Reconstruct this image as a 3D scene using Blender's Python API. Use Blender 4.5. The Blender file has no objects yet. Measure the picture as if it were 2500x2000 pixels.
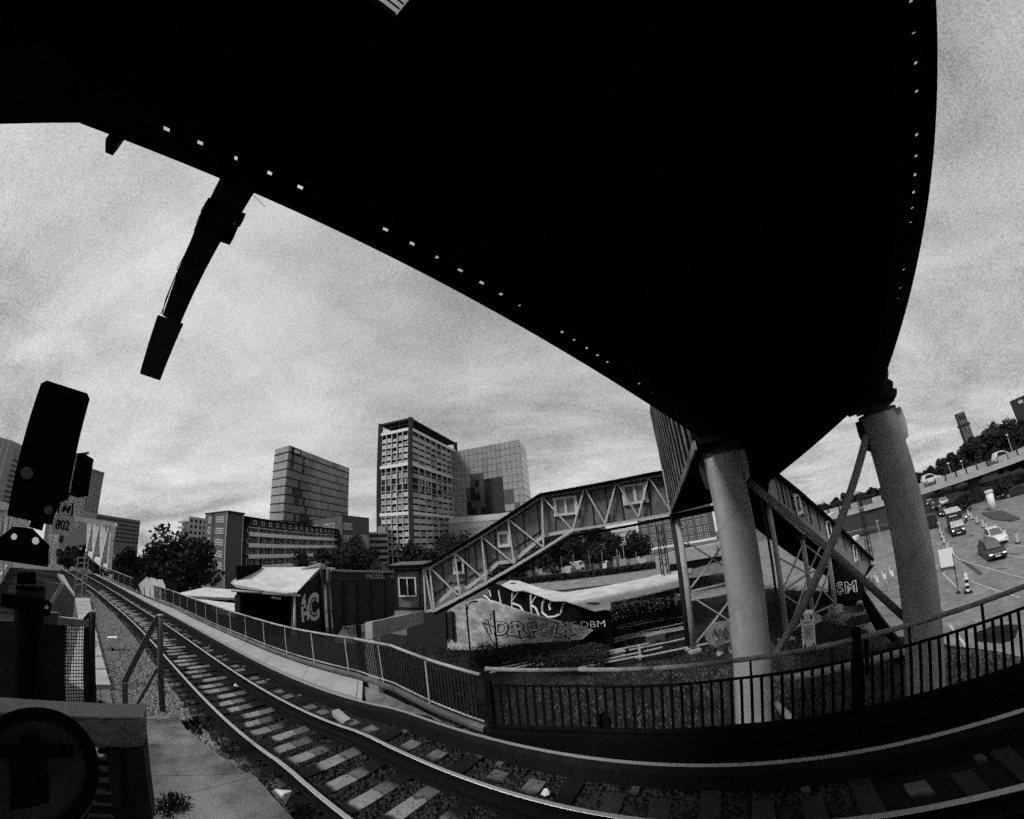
import bpy, math, random
import numpy as np
from mathutils import Vector, Matrix
random.seed(7); rng = np.random.default_rng(7)
sc = bpy.context.scene
COL = sc.collection

# ------------------------------------------------------------------ camera
H = 3.4                                   # camera height above the rail head (z = 0)
F, K = 830.876, -0.05272                  # measured fisheye: theta = r + K r^3, r in units of F (pixels of a 2500 wide frame)
_u = np.array([-.0929, 1, -.3885]); _u /= np.linalg.norm(_u)
_f = np.array([0, 0, -1.]) - _u * (-_u[2]); _f /= np.linalg.norm(_f)
M3 = np.stack([np.cross(_f, _u), _f, _u])
cd = bpy.data.cameras.new('camera'); cam = bpy.data.objects.new('camera', cd); COL.objects.link(cam); sc.camera = cam
cam.matrix_world = Matrix.Translation((0, 0, H)) @ Matrix([list(r) for r in M3]).to_4x4()
cd.type = 'PANO'; cd.panorama_type = 'FISHEYE_LENS_POLYNOMIAL'
cd.sensor_fit = 'HORIZONTAL'; cd.sensor_width = 36; cd.sensor_height = 28.8
_Fm = F * 36 / 2500
cd.fisheye_polynomial_k0 = 0; cd.fisheye_polynomial_k1 = -1 / _Fm; cd.fisheye_polynomial_k2 = 0
cd.fisheye_polynomial_k3 = -K / _Fm ** 3; cd.fisheye_polynomial_k4 = 0
cd.fisheye_fov = math.radians(220); cd.clip_start = .05; cd.clip_end = 6000

# ------------------------------------------------------------------ sky, sun, exposure
SUN_AZ, SUN_EL = math.radians(-128), math.radians(46)
w = bpy.data.worlds.new('World'); sc.world = w; w.use_nodes = True
nt = w.node_tree; N = nt.nodes; L = nt.links
bg = N['Background']; bg.inputs['Strength'].default_value = .09
sky = N.new('ShaderNodeTexSky'); sky.sky_type = 'NISHITA'; sky.sun_disc = False
sky.sun_elevation = SUN_EL; sky.sun_rotation = SUN_AZ; sky.dust_density = 4; sky.air_density = 1.5
bw = N.new('ShaderNodeRGBToBW'); L.new(sky.outputs[0], bw.inputs[0])
tc = N.new('ShaderNodeTexCoord')
sep = N.new('ShaderNodeSeparateXYZ'); L.new(tc.outputs['Generated'], sep.inputs[0])
def wm(op, a, b=None, c=None):
    n = N.new('ShaderNodeMath'); n.operation = op
    for i, v in enumerate((a, b, c)):
        if v is None: continue
        if isinstance(v, (int, float)): n.inputs[i].default_value = v
        else: L.new(v, n.inputs[i])
    return n.outputs[0]
zz = wm('ADD', wm('ABSOLUTE', sep.outputs[2]), .22)
comb = N.new('ShaderNodeCombineXYZ')
L.new(wm('DIVIDE', sep.outputs[0], zz), comb.inputs[0]); L.new(wm('DIVIDE', sep.outputs[1], zz), comb.inputs[1])
def wnoise(vec, scale, detail, rough, dist=0., stretch=None):
    n = N.new('ShaderNodeTexNoise'); n.inputs['Scale'].default_value = scale; n.inputs['Detail'].default_value = detail
    n.inputs['Roughness'].default_value = rough; n.inputs['Distortion'].default_value = dist
    if stretch:
        m = N.new('ShaderNodeMapping'); m.inputs['Scale'].default_value = stretch[0]; m.inputs['Rotation'].default_value = (0, 0, stretch[1])
        L.new(vec, m.inputs[0]); vec = m.outputs[0]
    L.new(vec, n.inputs['Vector']); return n.outputs['Fac']
c1 = wnoise(comb.outputs[0], .55, 5, .55, .8, ((1, 2.0, 1), .55))
c2 = wnoise(comb.outputs[0], 3.2, 4, .6, .4, ((1, 1.6, 1), .9))
c3 = wnoise(tc.outputs['Generated'], 260, 1, .7)
cl = wm('ADD', wm('MULTIPLY', wm('SUBTRACT', c1, .5), 6.0), wm('MULTIPLY', wm('SUBTRACT', c2, .5), 1.5))
cl = wm('ADD', cl, wm('MULTIPLY', wm('SUBTRACT', c3, .5), 2.7))
cl = wm('ADD', wm('ADD', 3.95, wm('MULTIPLY', cl, 1.5)), wm('MULTIPLY', wm('POWER', wm('SUBTRACT', 1.0, wm('ABSOLUTE', sep.outputs[2])), 4.0), .55))
tot = wm('ADD', cl, wm('MULTIPLY', bw.outputs[0], .045))
L.new(tot, bg.inputs['Color']); w.cycles.sampling_method = 'MANUAL'; w.cycles.sample_map_resolution = 256
sd = bpy.data.lights.new('sun', 'SUN'); sun = bpy.data.objects.new('sun', sd); COL.objects.link(sun)
sd.energy = 2.2; sd.angle = math.radians(11); sd.color = (1, .995, .985)
sun.rotation_euler = Vector((-math.sin(SUN_AZ) * math.cos(SUN_EL), -math.cos(SUN_AZ) * math.cos(SUN_EL), -math.sin(SUN_EL))).to_track_quat('-Z', 'Y').to_euler()
vs = sc.view_settings; vs.view_transform = 'Standard'; vs.look = 'None'; vs.exposure = 0.45; vs.gamma = 1; vs.use_curve_mapping = False
sc.cycles.use_denoising = False
sc.cycles.max_bounces = 6; sc.cycles.diffuse_bounces = 2; sc.cycles.glossy_bounces = 3
sc.cycles.use_light_tree = False
sc.cycles.use_adaptive_sampling = True; sc.cycles.adaptive_threshold = .10; sc.cycles.adaptive_min_samples = 16

# ------------------------------------------------------------------ where a picture point lies in the place
def ray(px, py):
    d = np.array([(px - 1250) / F, (py - 1000) / F]); r = float(np.hypot(*d)); th = r + K * r ** 3; s = math.sin(th) / max(r, 1e-9)
    return M3 @ np.array([d[0] * s, -d[1] * s, -math.cos(th)])
def AD(px, py, D):
    v = ray(px, py); t = D / math.hypot(v[0], v[1]); return Vector((v[0] * t, v[1] * t, H + v[2] * t))
def OZ(px, py, z):
    v = ray(px, py); t = (z - H) / v[2]; return Vector((v[0] * t, v[1] * t, z))
def PP(px, py, P0, n):
    v = Vector(ray(px, py)); o = Vector((0, 0, H)); t = (Vector(P0) - o).dot(n) / v.dot(n); return o + v * t
def PV(px, py, A, B, off=0.):
    n = Vector((B[1] - A[1], A[0] - B[0], 0)).normalized()
    if n.dot(Vector((A[0], A[1], 0))) > 0: n = -n            # towards the camera
    return PP(px, py, Vector((A[0], A[1], 0)) + n * off, n)
def azd(az, D, z=0.): a = math.radians(az); return Vector((math.sin(a) * D, math.cos(a) * D, z))
def crop(ox, oy, s): return lambda a, b: (ox + a / s, oy + b / s)
def zt(x):                                                   # the line falls away to the west
    u = max(0., -3 - x); u = u if u < 20 else 20 + 8 * (1 - math.exp(-(u - 20) / 8))
    return -(.065 * u + .35 * (1 - math.exp(-u / 2.5)))
def OT(px, py, dz=0.):
    v = ray(px, py); t = .5
    while t < 400:
        if H + v[2] * t < zt(v[0] * t) + dz: break
        t += .02
    return Vector((v[0] * t, v[1] * t, zt(v[0] * t) + dz))

# ------------------------------------------------------------------ materials: all grey, as the photograph
MATS = {}
def mat(name, v, rough=.8, var=.25, scale=3., bump=0., metal=0., spec=.08, fine=0., stain=0., streak=None, em=0.):
    if name in MATS: return MATS[name]
    m = bpy.data.materials.new(name); m.use_nodes = True; t = m.node_tree; n = t.nodes; l = t.links
    b = n['Principled BSDF']; b.inputs['Roughness'].default_value = rough; b.inputs['Metallic'].default_value = metal
    b.inputs['Specular IOR Level'].default_value = spec
    if em: b.inputs['Emission Color'].default_value = (1, 1, 1, 1); b.inputs['Emission Strength'].default_value = em
    if var or bump:
        g = n.new('ShaderNodeNewGeometry'); vec = g.outputs['Position']
        if streak:
            mp = n.new('ShaderNodeMapping'); mp.inputs['Scale'].default_value = streak; l.new(vec, mp.inputs[0]); vec = mp.outputs[0]
        t1 = n.new('ShaderNodeTexNoise'); t1.inputs['Scale'].default_value = scale; t1.inputs['Detail'].default_value = 3; t1.inputs['Roughness'].default_value = .65
        l.new(vec, t1.inputs['Vector'])
        t2 = n.new('ShaderNodeTexNoise'); t2.inputs['Scale'].default_value = scale * (fine or 9); t2.inputs['Detail'].default_value = 1
        l.new(vec, t2.inputs['Vector'])
        ad = n.new('ShaderNodeMath'); ad.operation = 'ADD'; l.new(t1.outputs['Fac'], ad.inputs[0]); l.new(t2.outputs['Fac'], ad.inputs[1])
        r = n.new('ShaderNodeMapRange'); r.inputs['From Min'].default_value = .65; r.inputs['From Max'].default_value = 1.35
        r.inputs['To Min'].default_value = v * (1 - var); r.inputs['To Max'].default_value = v * (1 + var); l.new(ad.outputs[0], r.inputs['Value'])
        out = r.outputs[0]
        if stain:
            t3 = n.new('ShaderNodeTexNoise'); t3.inputs['Scale'].default_value = .7; t3.inputs['Detail'].default_value = 8; t3.inputs['Roughness'].default_value = .7
            l.new(g.outputs['Position'], t3.inputs['Vector'])
            r3 = n.new('ShaderNodeMapRange'); r3.inputs['From Min'].default_value = .42; r3.inputs['From Max'].default_value = .6
            r3.inputs['To Min'].default_value = 1 - stain; r3.inputs['To Max'].default_value = 1; l.new(t3.outputs['Fac'], r3.inputs['Value'])
            mu = n.new('ShaderNodeMath'); mu.operation = 'MULTIPLY'; l.new(out, mu.inputs[0]); l.new(r3.outputs[0], mu.inputs[1]); out = mu.outputs[0]
        l.new(out, b.inputs['Base Color'])
        if bump:
            bp = n.new('ShaderNodeBump'); bp.inputs['Strength'].default_value = bump; bp.inputs['Distance'].default_value = .03
            l.new(ad.outputs[0], bp.inputs['Height']); l.new(bp.outputs[0], b.inputs['Normal'])
    else: b.inputs['Base Color'].default_value = (v, v, v, 1)
    if em: m.cycles.emission_sampling = 'NONE'
    MATS[name] = m; return m
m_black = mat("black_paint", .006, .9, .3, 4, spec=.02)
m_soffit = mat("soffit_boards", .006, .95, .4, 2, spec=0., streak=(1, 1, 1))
m_dark = mat('dark_steel', .022, .6, .4, 6, .1)
m_iron = mat('rusty_iron', .010, .95, .5, 8, .3)
m_steel = mat('galvanised_steel', .30, .55, .35, 5, .05, fine=20)
m_white = mat('white_paint', .62, .6, .15, 5)
m_conc = mat('concrete', .17, .9, .45, 1.6, .25, fine=25, stain=.55)
m_concl = mat('light_concrete', .33, .9, .2, 1.2, .15, fine=30, stain=.15)
m_concd = mat('dark_concrete', .13, .9, .4, 1.5, .3, fine=20, stain=.4)
m_ball = mat('ballast_bed', .014, .95, .7, 9, .9, fine=6)
m_stone = mat('ballast_stone', .2, .95, .85, 14, .3)
m_sleep = mat('sleeper_concrete', .25, .9, .35, 3, .3, fine=15, stain=.3)
def stain_shade_sleeper(m):  # dark bands beside the rails: brake dirt plus rail shadow put into the colour
    t = m.node_tree; n = t.nodes; l = t.links; b = n['Principled BSDF']; src = b.inputs['Base Color'].links[0].from_socket
    tc_ = n.new('ShaderNodeTexCoord'); sp = n.new('ShaderNodeSeparateXYZ'); l.new(tc_.outputs['Object'], sp.inputs[0])
    ns = n.new('ShaderNodeTexNoise'); ns.inputs['Scale'].default_value = 2.5; ns.inputs['Detail'].default_value = 3
    g_ = n.new('ShaderNodeNewGeometry'); l.new(g_.outputs['Position'], ns.inputs['Vector'])
    ad = n.new('ShaderNodeMath'); ad.operation = 'MULTIPLY_ADD'; l.new(ns.outputs['Fac'], ad.inputs[0]); ad.inputs[1].default_value = .12; l.new(sp.outputs['Y'], ad.inputs[2])
    rp = n.new('ShaderNodeValToRGB'); l.new(ad.outputs[0], rp.inputs[0]); mp = n.new('ShaderNodeMapRange'); mp.inputs['From Min'].default_value = -.44; mp.inputs['From Max'].default_value = .56
    l.new(ad.outputs[0], mp.inputs['Value']); l.new(mp.outputs[0], rp.inputs[0]); cr_ = rp.color_ramp
    for q, v in ((.0, .5), (.07, .6), (.11, .06), (.3, .03), (.41, .05), (.45, .45), (.515, .5), (.522, .1), (.53, .95), (.645, 1.), (.675, .06), (.86, .04), (.9, .4), (1., .3)):
        e = cr_.elements.new(q); e.color = (v, v, v, 1)
    cr_.elements.remove(cr_.elements[0]); 
    mx = n.new('ShaderNodeMath'); mx.operation = 'MULTIPLY'; l.new(src, mx.inputs[0]); l.new(rp.outputs['Color'], mx.inputs[1]); l.new(mx.outputs[0], b.inputs['Base Color'])
stain_shade_sleeper(m_sleep)
m_sleepshade = mat('shaded_sleeper', .03, .9, .5, 4, .3)  # darker copy: shade under the footbridge put into the sleeper colour
m_yard = mat('yard_pole', .25, .8, .3, 4)
m_railtop = mat('polished_rail', .4, .5, .25, 30, metal=.6)
m_rail = mat('rail_rust', .006, .9, .4, 12, .2)
m_glass = mat('dark_glass', .012, .15, 0, spec=.25)
m_glassl = mat('pale_glass', .24, .12, .3, .3, spec=.7)
m_glassm = mat('mid_glass', .06, .1, .4, .3, spec=.7)
m_paint = mat('grey_column_paint', .32, .65, .3, 1.2, .06, fine=60, stain=.25, streak=(2.5, 2.5, .35))
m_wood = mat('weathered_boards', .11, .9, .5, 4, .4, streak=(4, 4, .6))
m_wall = mat('plate_wall', .17, .85, .6, 2.2, .3, fine=22, streak=(1.5, 1.5, .7))
m_brick = mat('brick', .085, .9, .35, 1., .2, fine=30)
m_brickd = mat('dark_brick', .04, .9, .35, 1., .2, fine=30)
m_roofw = mat('white_roof', .52, .85, .22, .6, .1, fine=30, stain=.2)
m_asph = mat('asphalt', .21, .95, .4, .9, .2, fine=25, stain=.25)
m_grass = mat('rough_grass', .022, .95, .9, 1.3, .8, fine=12, stain=.5)
m_leaf = mat('leaf', .035, .85, .6, 1.5, spec=.25)
m_leafd = mat('dark_leaf', .02, .85, .6, 1.5, spec=.2)
m_bark = mat('bark', .05, .95, .4, 6, .4)
m_line = mat('road_paint', .42, .8, .4, 3)
m_car = mat('dark_car_paint', .02, .25, 0, spec=.6)
m_carw = mat('white_car_paint', .6, .3, 0, spec=.6)
m_tyre = mat('tyre', .015, .9, 0)
m_head = mat('headlamp', .8, .2, 0, em=1.0)
m_lamp = mat('lit_tube', .8, .4, 0, em=.75)
m_spray = mat('spray_paint', .55, .8, .25, 4)
m_sprayd = mat('spray_paint_dark', .02, .8, 0)
m_facade = mat('pale_facade', .42, .85, .15, .3, fine=20)
m_facadeg = mat('grey_facade', .26, .85, .2, .3, fine=20)

# ------------------------------------------------------------------ building helpers
WL = {}
def tag(o, label=None, cat=None, group=None, kind=None):
    if label: o['label'] = label
    if cat: o['category'] = cat
    if group: o['group'] = group
    if kind: o['kind'] = kind
    return o
def thing(name, label, cat, loc, group=None):
    o = bpy.data.objects.new(name, None); COL.objects.link(o); o.location = loc; o.empty_display_size = .2
    WL[o.name] = Vector(loc); return tag(o, label, cat, group)
def place(o, world, parent):
    if parent is not None: o.parent = parent; o.location = world - WL[parent.name]
    else: o.location = world
    WL[o.name] = Vector(world); COL.objects.link(o); return o
class MB:
    def __init__(s): s.v = []; s.f = []; s.m = []
    def add(s, vs, fs, mi=0):
        b = len(s.v); s.v += [tuple(v) for v in vs]; s.f += [tuple(i + b for i in f) for f in fs]; s.m += [mi] * len(fs); return s
    def hexa(s, p, mi=0):      # p: 4 bottom then 4 top
        return s.add(p, [(3, 2, 1, 0), (4, 5, 6, 7), (0, 1, 5, 4), (1, 2, 6, 5), (2, 3, 7, 6), (3, 0, 4, 7)], mi)
    def box(s, c, x, y, z, mi=0):   # centre and half axis vectors
        c, x, y, z = map(Vector, (c, x, y, z))
        return s.hexa([c - x - y - z, c + x - y - z, c + x + y - z, c - x + y - z, c - x - y + z, c + x - y + z, c + x + y + z, c - x + y + z], mi)
    def abox(s, a, b, mi=0):
        a, b = Vector(a), Vector(b); h = (b - a) / 2
        return s.box((a + b) / 2, (h.x, 0, 0), (0, h.y, 0), (0, 0, h.z), mi)
    def beam(s, p, q, w, h, up=(0, 0, 1), mi=0):
        p, q = Vector(p), Vector(q); d = q - p; n = d.cross(Vector(up))
        if n.length < 1e-6: n = d.cross(Vector((1, 0, 0)))
        n.normalize(); u = n.cross(d).normalized()
        return s.box((p + q) / 2, d / 2, n * w / 2, u * h / 2, mi)
    def tube(s, p, q, r, r2=None, n=10, mi=0, cap=True):
        p, q = Vector(p), Vector(q); r2 = r if r2 is None else r2; d = (q - p).normalized()
        a = d.orthogonal().normalized(); b = d.cross(a); V = []
        for c, rr in ((p, r), (q, r2)):
            for i in range(n):
                t = 2 * math.pi * i / n; V.append(c + (a * math.cos(t) + b * math.sin(t)) * rr)
        fs = [(i, (i + 1) % n, n + (i + 1) % n, n + i) for i in range(n)]
        if cap: fs += [tuple(range(n))[::-1], tuple(range(n, 2 * n))]
        return s.add(V, fs, mi)
    def path(s, pts, r, n=6, mi=0):
        for a, b in zip(pts[:-1], pts[1:]): s.tube(a, b, r, n=n, mi=mi)
        return s
    def prism(s, poly, ext, mi=0):
        k = len(poly); ext = Vector(ext); P = [Vector(p) for p in poly]; V = P + [p + ext for p in P]
        return s.add(V, [tuple(range(k))[::-1], tuple(range(k, 2 * k))] + [(i, (i + 1) % k, k + (i + 1) % k, k + i) for i in range(k)], mi)
    def quad(s, *p, mi=0): return s.add(p, [tuple(range(len(p)))], mi)
    def sheet(s, rows, mi=0):  # grid of points
        nr, nc = len(rows), len(rows[0]); V = [p for r in rows for p in r]
        return s.add(V, [(i * nc + j, i * nc + j + 1, (i + 1) * nc + j + 1, (i + 1) * nc + j) for i in range(nr - 1) for j in range(nc - 1)], mi)
    def build(s, name, mats, parent=None, smooth=False, kind=None, bevel=0., label=None):
        mats = mats if isinstance(mats, (list, tuple)) else [mats]
        A = np.array(s.v); lo = A.min(0); c = (lo + A.max(0)) / 2; c[2] = lo[2]
        me = bpy.data.meshes.new(name); me.from_pydata([tuple(v) for v in A - c], [], s.f)
        for m in mats: me.materials.append(m)
        if len(mats) > 1: me.polygons.foreach_set('material_index', s.m)
        if smooth: me.polygons.foreach_set('use_smooth', [True] * len(me.polygons))
        me.update()
        o = bpy.data.objects.new(name, me)
        if bevel:
            b = o.modifiers.new('edge', 'BEVEL'); b.width = bevel; b.segments = 2; b.limit_method = 'ANGLE'
        if kind: o['kind'] = kind
        if label: o['label'] = label
        return place(o, Vector(c), parent)
_cube = {}
def cube(m):
    if m.name not in _cube:
        me = bpy.data.meshes.new('piece'); x = .5
        me.from_pydata([(a, b, c) for c in (-x, x) for b in (-x, x) for a in (-x, x)], [], [(0, 2, 3, 1), (4, 5, 7, 6), (0, 1, 5, 4), (2, 6, 7, 3), (0, 4, 6, 2), (1, 3, 7, 5)])
        me.materials.append(m); _cube[m.name] = me
    return _cube[m.name]
def inst(name, me, parent, c, X, Y, Z):     # unit mesh, full axis vectors
    o = bpy.data.objects.new(name, me); c, X, Y, Z = map(Vector, (c, X, Y, Z)); COL.objects.link(o)
    o.parent = parent; l = c - (WL[parent.name] if parent else Vector())
    o.matrix_basis = Matrix(((X.x, Y.x, Z.x, l.x), (X.y, Y.y, Z.y, l.y), (X.z, Y.z, Z.z, l.z), (0, 0, 0, 1)))
    WL[o.name] = c; return o
def instbeam(name, m, parent, p, q, wd, h, up=(0, 0, 1)):
    p, q = Vector(p), Vector(q); d = q - p; n = d.cross(Vector(up))
    if n.length < 1e-6: n = d.cross(Vector((1, 0, 0)))
    n.normalize(); u = n.cross(d).normalized()
    return inst(name, cube(m), parent, (p + q) / 2, d, n * wd, u * h)
_win = {}
def winmesh(fm, pm, nx=1, nz=1, fw=.09):
    key = (fm.name, pm.name, nx, nz, fw)
    if key not in _win:
        b = MB(); b.box((0, .25, 0), (.5 - fw / 2, 0, 0), (0, .2, 0), (0, 0, .5 - fw / 2), 1)
        for s in (-1, 1):
            b.box((s * (.5 - fw / 2), 0, 0), (fw / 2, 0, 0), (0, .5, 0), (0, 0, .5)); b.box((0, 0, s * (.5 - fw / 2)), (.5 - fw, 0, 0), (0, .5, 0), (0, 0, fw / 2))
        for i in range(1, nx): b.box((-.5 + i / nx, -.1, 0), (fw * .4, 0, 0), (0, .35, 0), (0, 0, .5 - fw))
        for i in range(1, nz): b.box((0, -.12, -.5 + i / nz), (.5 - fw, 0, 0), (0, .3, 0), (0, 0, fw * .35))
        me = bpy.data.meshes.new('window'); me.from_pydata(b.v, [], b.f); me.materials.append(fm); me.materials.append(pm)
        me.polygons.foreach_set('material_index', b.m); _win[key] = me
    return _win[key]
class Face:
    def __init__(s, A, B, ref=(0, 0)):      # wall line seen from ref: u runs A -> B, n points outwards
        s.A = Vector((A[0], A[1], 0)); B = Vector((B[0], B[1], 0)); s.L = (B - s.A).length; s.u = (B - s.A).normalized(); s.n = Vector((s.u.y, -s.u.x, 0))
        if s.n.dot(Vector((ref[0], ref[1], 0)) - s.A) < 0: s.n = -s.n
    def p(s, u, z, off=0.): return s.A + s.u * u + s.n * off + Vector((0, 0, z))
    def put(s, name, me, parent, u, z, wd, h, d=.1, off=0.):
        return inst(name, me, parent, s.p(u, z, off), s.u * wd, -s.n * d, Vector((0, 0, h)))
def text_mesh(txt, shear=0., bold=0., extr=.5):
    cu = bpy.data.curves.new('lettering', 'FONT'); cu.body = txt; cu.align_x = 'CENTER'; cu.align_y = 'CENTER'; cu.size = 1; cu.shear = shear; cu.offset = bold
    cu.extrude = .01; cu.resolution_u = 3
    o = bpy.data.objects.new('lettering', cu); me = bpy.data.meshes.new_from_object(o); bpy.data.objects.remove(o); return me
def lettering(txt, parent, c, X, Zu, size, m, shear=0., bold=0., sx=1., name='lettering'):
    me = text_mesh(txt, shear, bold); me.materials.clear(); me.materials.append(m)
    X = Vector(X).normalized(); Zu = Vector(Zu).normalized(); n = X.cross(Zu).normalized()
    return inst(name, me, parent, c, X * size * sx, Zu * size, n * .4)

# ------------------------------------------------------------------ ground
STREET, PARK = -9.5, -7.0
g = MB(); rows = []
for r in (0.5, 60, 120, 190, 230, 300, 450, 800, 1500, 3000):       # the land falls away towards the river
    rows.append([(r * math.sin(a), r * math.cos(a), min(STREET - .35, H - r * .066)) for a in np.linspace(0, 2 * math.pi, 49)])
g.sheet(rows)
tag(g.build('ground', mat('city_ground', .10, .95, .4, .05, .2, fine=40)), kind='structure')
# park slope between viaduct and lower railway
def parkz(x, y):
    d = max(0., (x - 17) / 9) if y < 28 else max(0., (x - 24) / 10)
    n = .25 * math.sin(x * .9 + y * .6) + .2 * math.sin(x * .31 - y * 1.1)
    return PARK + n * .5 + .5 * max(0, min(1, (9 - y) / 6)) - 2.6 * min(1., d) ** 1.5
g = MB(); rows = []
for i in range(41):
    x = -45 + 75 * i / 40; rows.append([(x, -6 + 44 * j / 30, parkz(x, -6 + 44 * j / 30)) for j in range(31)])
g.sheet(rows); tag(g.build('park_ground', m_grass, smooth=True), kind='structure')
# grass tufts on the slope
b = MB()
for i in range(16000):
    x, y = rng.uniform(-2, 24), rng.uniform(6.5, 24)
    if y < 5.2 - .5 * x + 2: continue
    z = parkz(x, y); h = rng.uniform(.06, .22); a = rng.uniform(0, 6.28); dx, dy = .05 * math.cos(a), .05 * math.sin(a); t = rng.normal(0, .06, 2)
    b.add([(x - dx, y - dy, z - .02), (x + dx, y + dy, z - .02), (x + t[0], y + t[1], z + h)], [(0, 1, 2)])
b.build('grass', mat('grass_blades', .085, .9, .5, 3), kind='stuff').update_tag()
tag(bpy.data.objects['grass'], 'rough mown grass below the footbridge columns', 'grass')

# ------------------------------------------------------------------ viaduct, track
CP = [1.21649973e-05, -3.48618103e-03, -5.46422376e-01, 3.96644955e+00]      # far rail y(x)
def ry(x): return np.polyval(CP, x)
def rdir(x): s = np.polyval(np.polyder(CP), x); return Vector((1, s, 0)).normalized()
def trackp(x, off, dz=0.):       # off: metres to the camera side of the far rail
    d = rdir(x); n = Vector((d.y, -d.x, 0)); p = Vector((x, ry(x), 0)) + n * off; p.z = zt(x) + dz; return p
XS = [-48 + i * 1.0 for i in range(40)] + [-8 + i * .4 for i in range(46)]
# railing line: outer edge of the deck
kf = crop(150, 1330, 5.75); kr = crop(350, 1400, 5.39); k3 = crop(400, 1600, 3.08)
RB = [OT(*p, .2) for p in [kf(700, 500), kf(1050, 660), kf(1560, 860), kr(1070, 750), kr(1450, 910), kr(1700, 1010), kr(2010, 1120), k3(1460, 150), k3(1740, 250), k3(2020, 390), (1185, 1778)]]
RB[0] = RB[0] + (RB[0] - RB[1]) * .6
FB = [Vector(p + (.2,)) for p in [(-.8, 5.66), (.62, 5.27), (1.62, 4.8), (2.6, 4.34), (3.56, 3.8), (4.4, 3.34), (5.2, 2.86), (6.09, 2.33), (8.2, 1.05), (10.5, -.4)]]
OUT = RB + FB
def outer(x):
    for a, c in zip(OUT[:-1], OUT[1:]):
        if a.x <= x <= c.x: t = (x - a.x) / (c.x - a.x); return a.lerp(c, t)
    return OUT[-1] + (OUT[-1] - OUT[-2]) * ((x - OUT[-1].x) / (OUT[-1].x - OUT[-2].x)) if x > OUT[-1].x else OUT[0] + (OUT[1] - OUT[0]) * ((x - OUT[0].x) / (OUT[1].x - OUT[0].x))
g = MB(); rows = []
for x in XS:
    z = zt(x) - .27; o = outer(x)
    row = [trackp(x, 9, -.27)] + [trackp(x, q, -.225 + (.02 if q in (-.4, 1.9) else 0)) for q in (6, 4.5, 3.2, 2.4, 1.9, 1.47, .7, 0, -.4)] + [Vector((o.x, o.y, z - .02)) + (Vector((o.x, o.y, 0)) - Vector((x, ry(x), 0))).normalized() * .12]
    rows.append(row)
g.sheet(rows)
# side face of the deck
for a, c in zip(rows[:-1], rows[1:]): g.quad(a[-1], c[-1], c[-1] + Vector((0, 0, -1.6)), a[-1] + Vector((0, 0, -1.6)))
tag(g.build('viaduct_deck', m_ball), kind='structure')
track = thing('railway_track', 'single ballasted metro track with two bright rails curving to the far left', 'railway track', trackp(0, .7, -.3))
def railprof(w=.036, hd=.04, web=.009, ft=.07, ht=.172):
    return [(-ft, -ht), (ft, -ht), (ft, -ht + .012), (web, -ht + .03), (web, -hd), (w, -hd + .008), (w, -.006), (w - .006, 0), (-w + .006, 0), (-w, -.006), (-w, -hd + .008), (-web, -hd), (-web, -ht + .03), (-ft, -ht + .012)]
def sweep_rail(offc, dz, prof, topk, mats, name, parent, xs, lab=None):
    b = MB(); rings = []
    for x in xs:
        d = rdir(x); n = Vector((d.y, -d.x, 0)); c = trackp(x, offc, dz); rings.append([c + n * px + Vector((0, 0, pz)) for px, pz in prof])
    k = len(prof)
    for a, c in zip(rings[:-1], rings[1:]):
        base = len(b.v); b.v += [tuple(p) for p in a + c]
        for i in range(k):
            j = (i + 1) % k; b.f.append((base + i, base + j, base + k + j, base + k + i)); b.m.append(1 if i in topk else 0)
    return b.build(name, mats, parent, label=lab)
sweep_rail(0, 0, railprof(), (6, 7, 8), [m_rail, m_railtop], 'rail', track, XS, 'far running rail with a worn bright top')
sweep_rail(1.47, 0, railprof(), (6, 7, 8), [m_rail, m_railtop], 'rail', track, XS, 'near running rail with a worn bright top')
# check rail inside the far rail, dark
sweep_rail(.2, -.05, railprof(.022, .03, .008, .05, .12), (), [m_rail], 'guard_rail', track, XS)
cr = thing('conductor_rail', 'raised third rail with grey cover along the walkway beside the track', 'conductor rail', trackp(0, -.85, 0))
prof = [(-.06, -.2), (.09, -.2), (.09, .06), (.04, .13), (.035, .145), (-.035, .145), (-.04, .13), (-.06, .06)]
xs3 = [x for x in XS if x < 7]
sweep_rail(-.85, 0, prof, (4,), [m_iron, m_railtop], 'cover_rail', cr, xs3)
for i in range(16):
    x = -22 + i * 1.75; p = trackp(x, -.72, -.2); d = rdir(x); n = Vector((d.y, -d.x, 0))
    b = MB().box(p + Vector((0, 0, -.02)), d * .05, n * .06, (0, 0, .05)); b.build('insulator', m_concd, cr)
# sleepers
x = -34.; k = 0
while x < 7.5:
    d = rdir(x); n = Vector((d.y, -d.x, 0)); jit = rng.normal(0, .02); ext = .55 if k % 3 == 0 else 0.
    c = trackp(x, .735 - ext / 2, -.225 + rng.normal(0, .006)); c += d * jit
    inst('sleeper', cube(m_sleep if x < -.4 or k % 7 == 3 else m_sleepshade), track, c, d * .24, n * (2.6 + ext), Vector((0, 0, .11)))
    x += .56 * d.x; k += 1
# rail fastenings near the camera
for x in np.arange(-6, 2.5, .56 * .88):
    d = rdir(x); n = Vector((d.y, -d.x, 0))
    for q in (0, 1.47):
        for s in (-1, 1): inst('clip', cube(m_iron), track, trackp(x, q + s * .1, -.155), d * .09, n * .06, Vector((0, 0, .035)))
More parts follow.
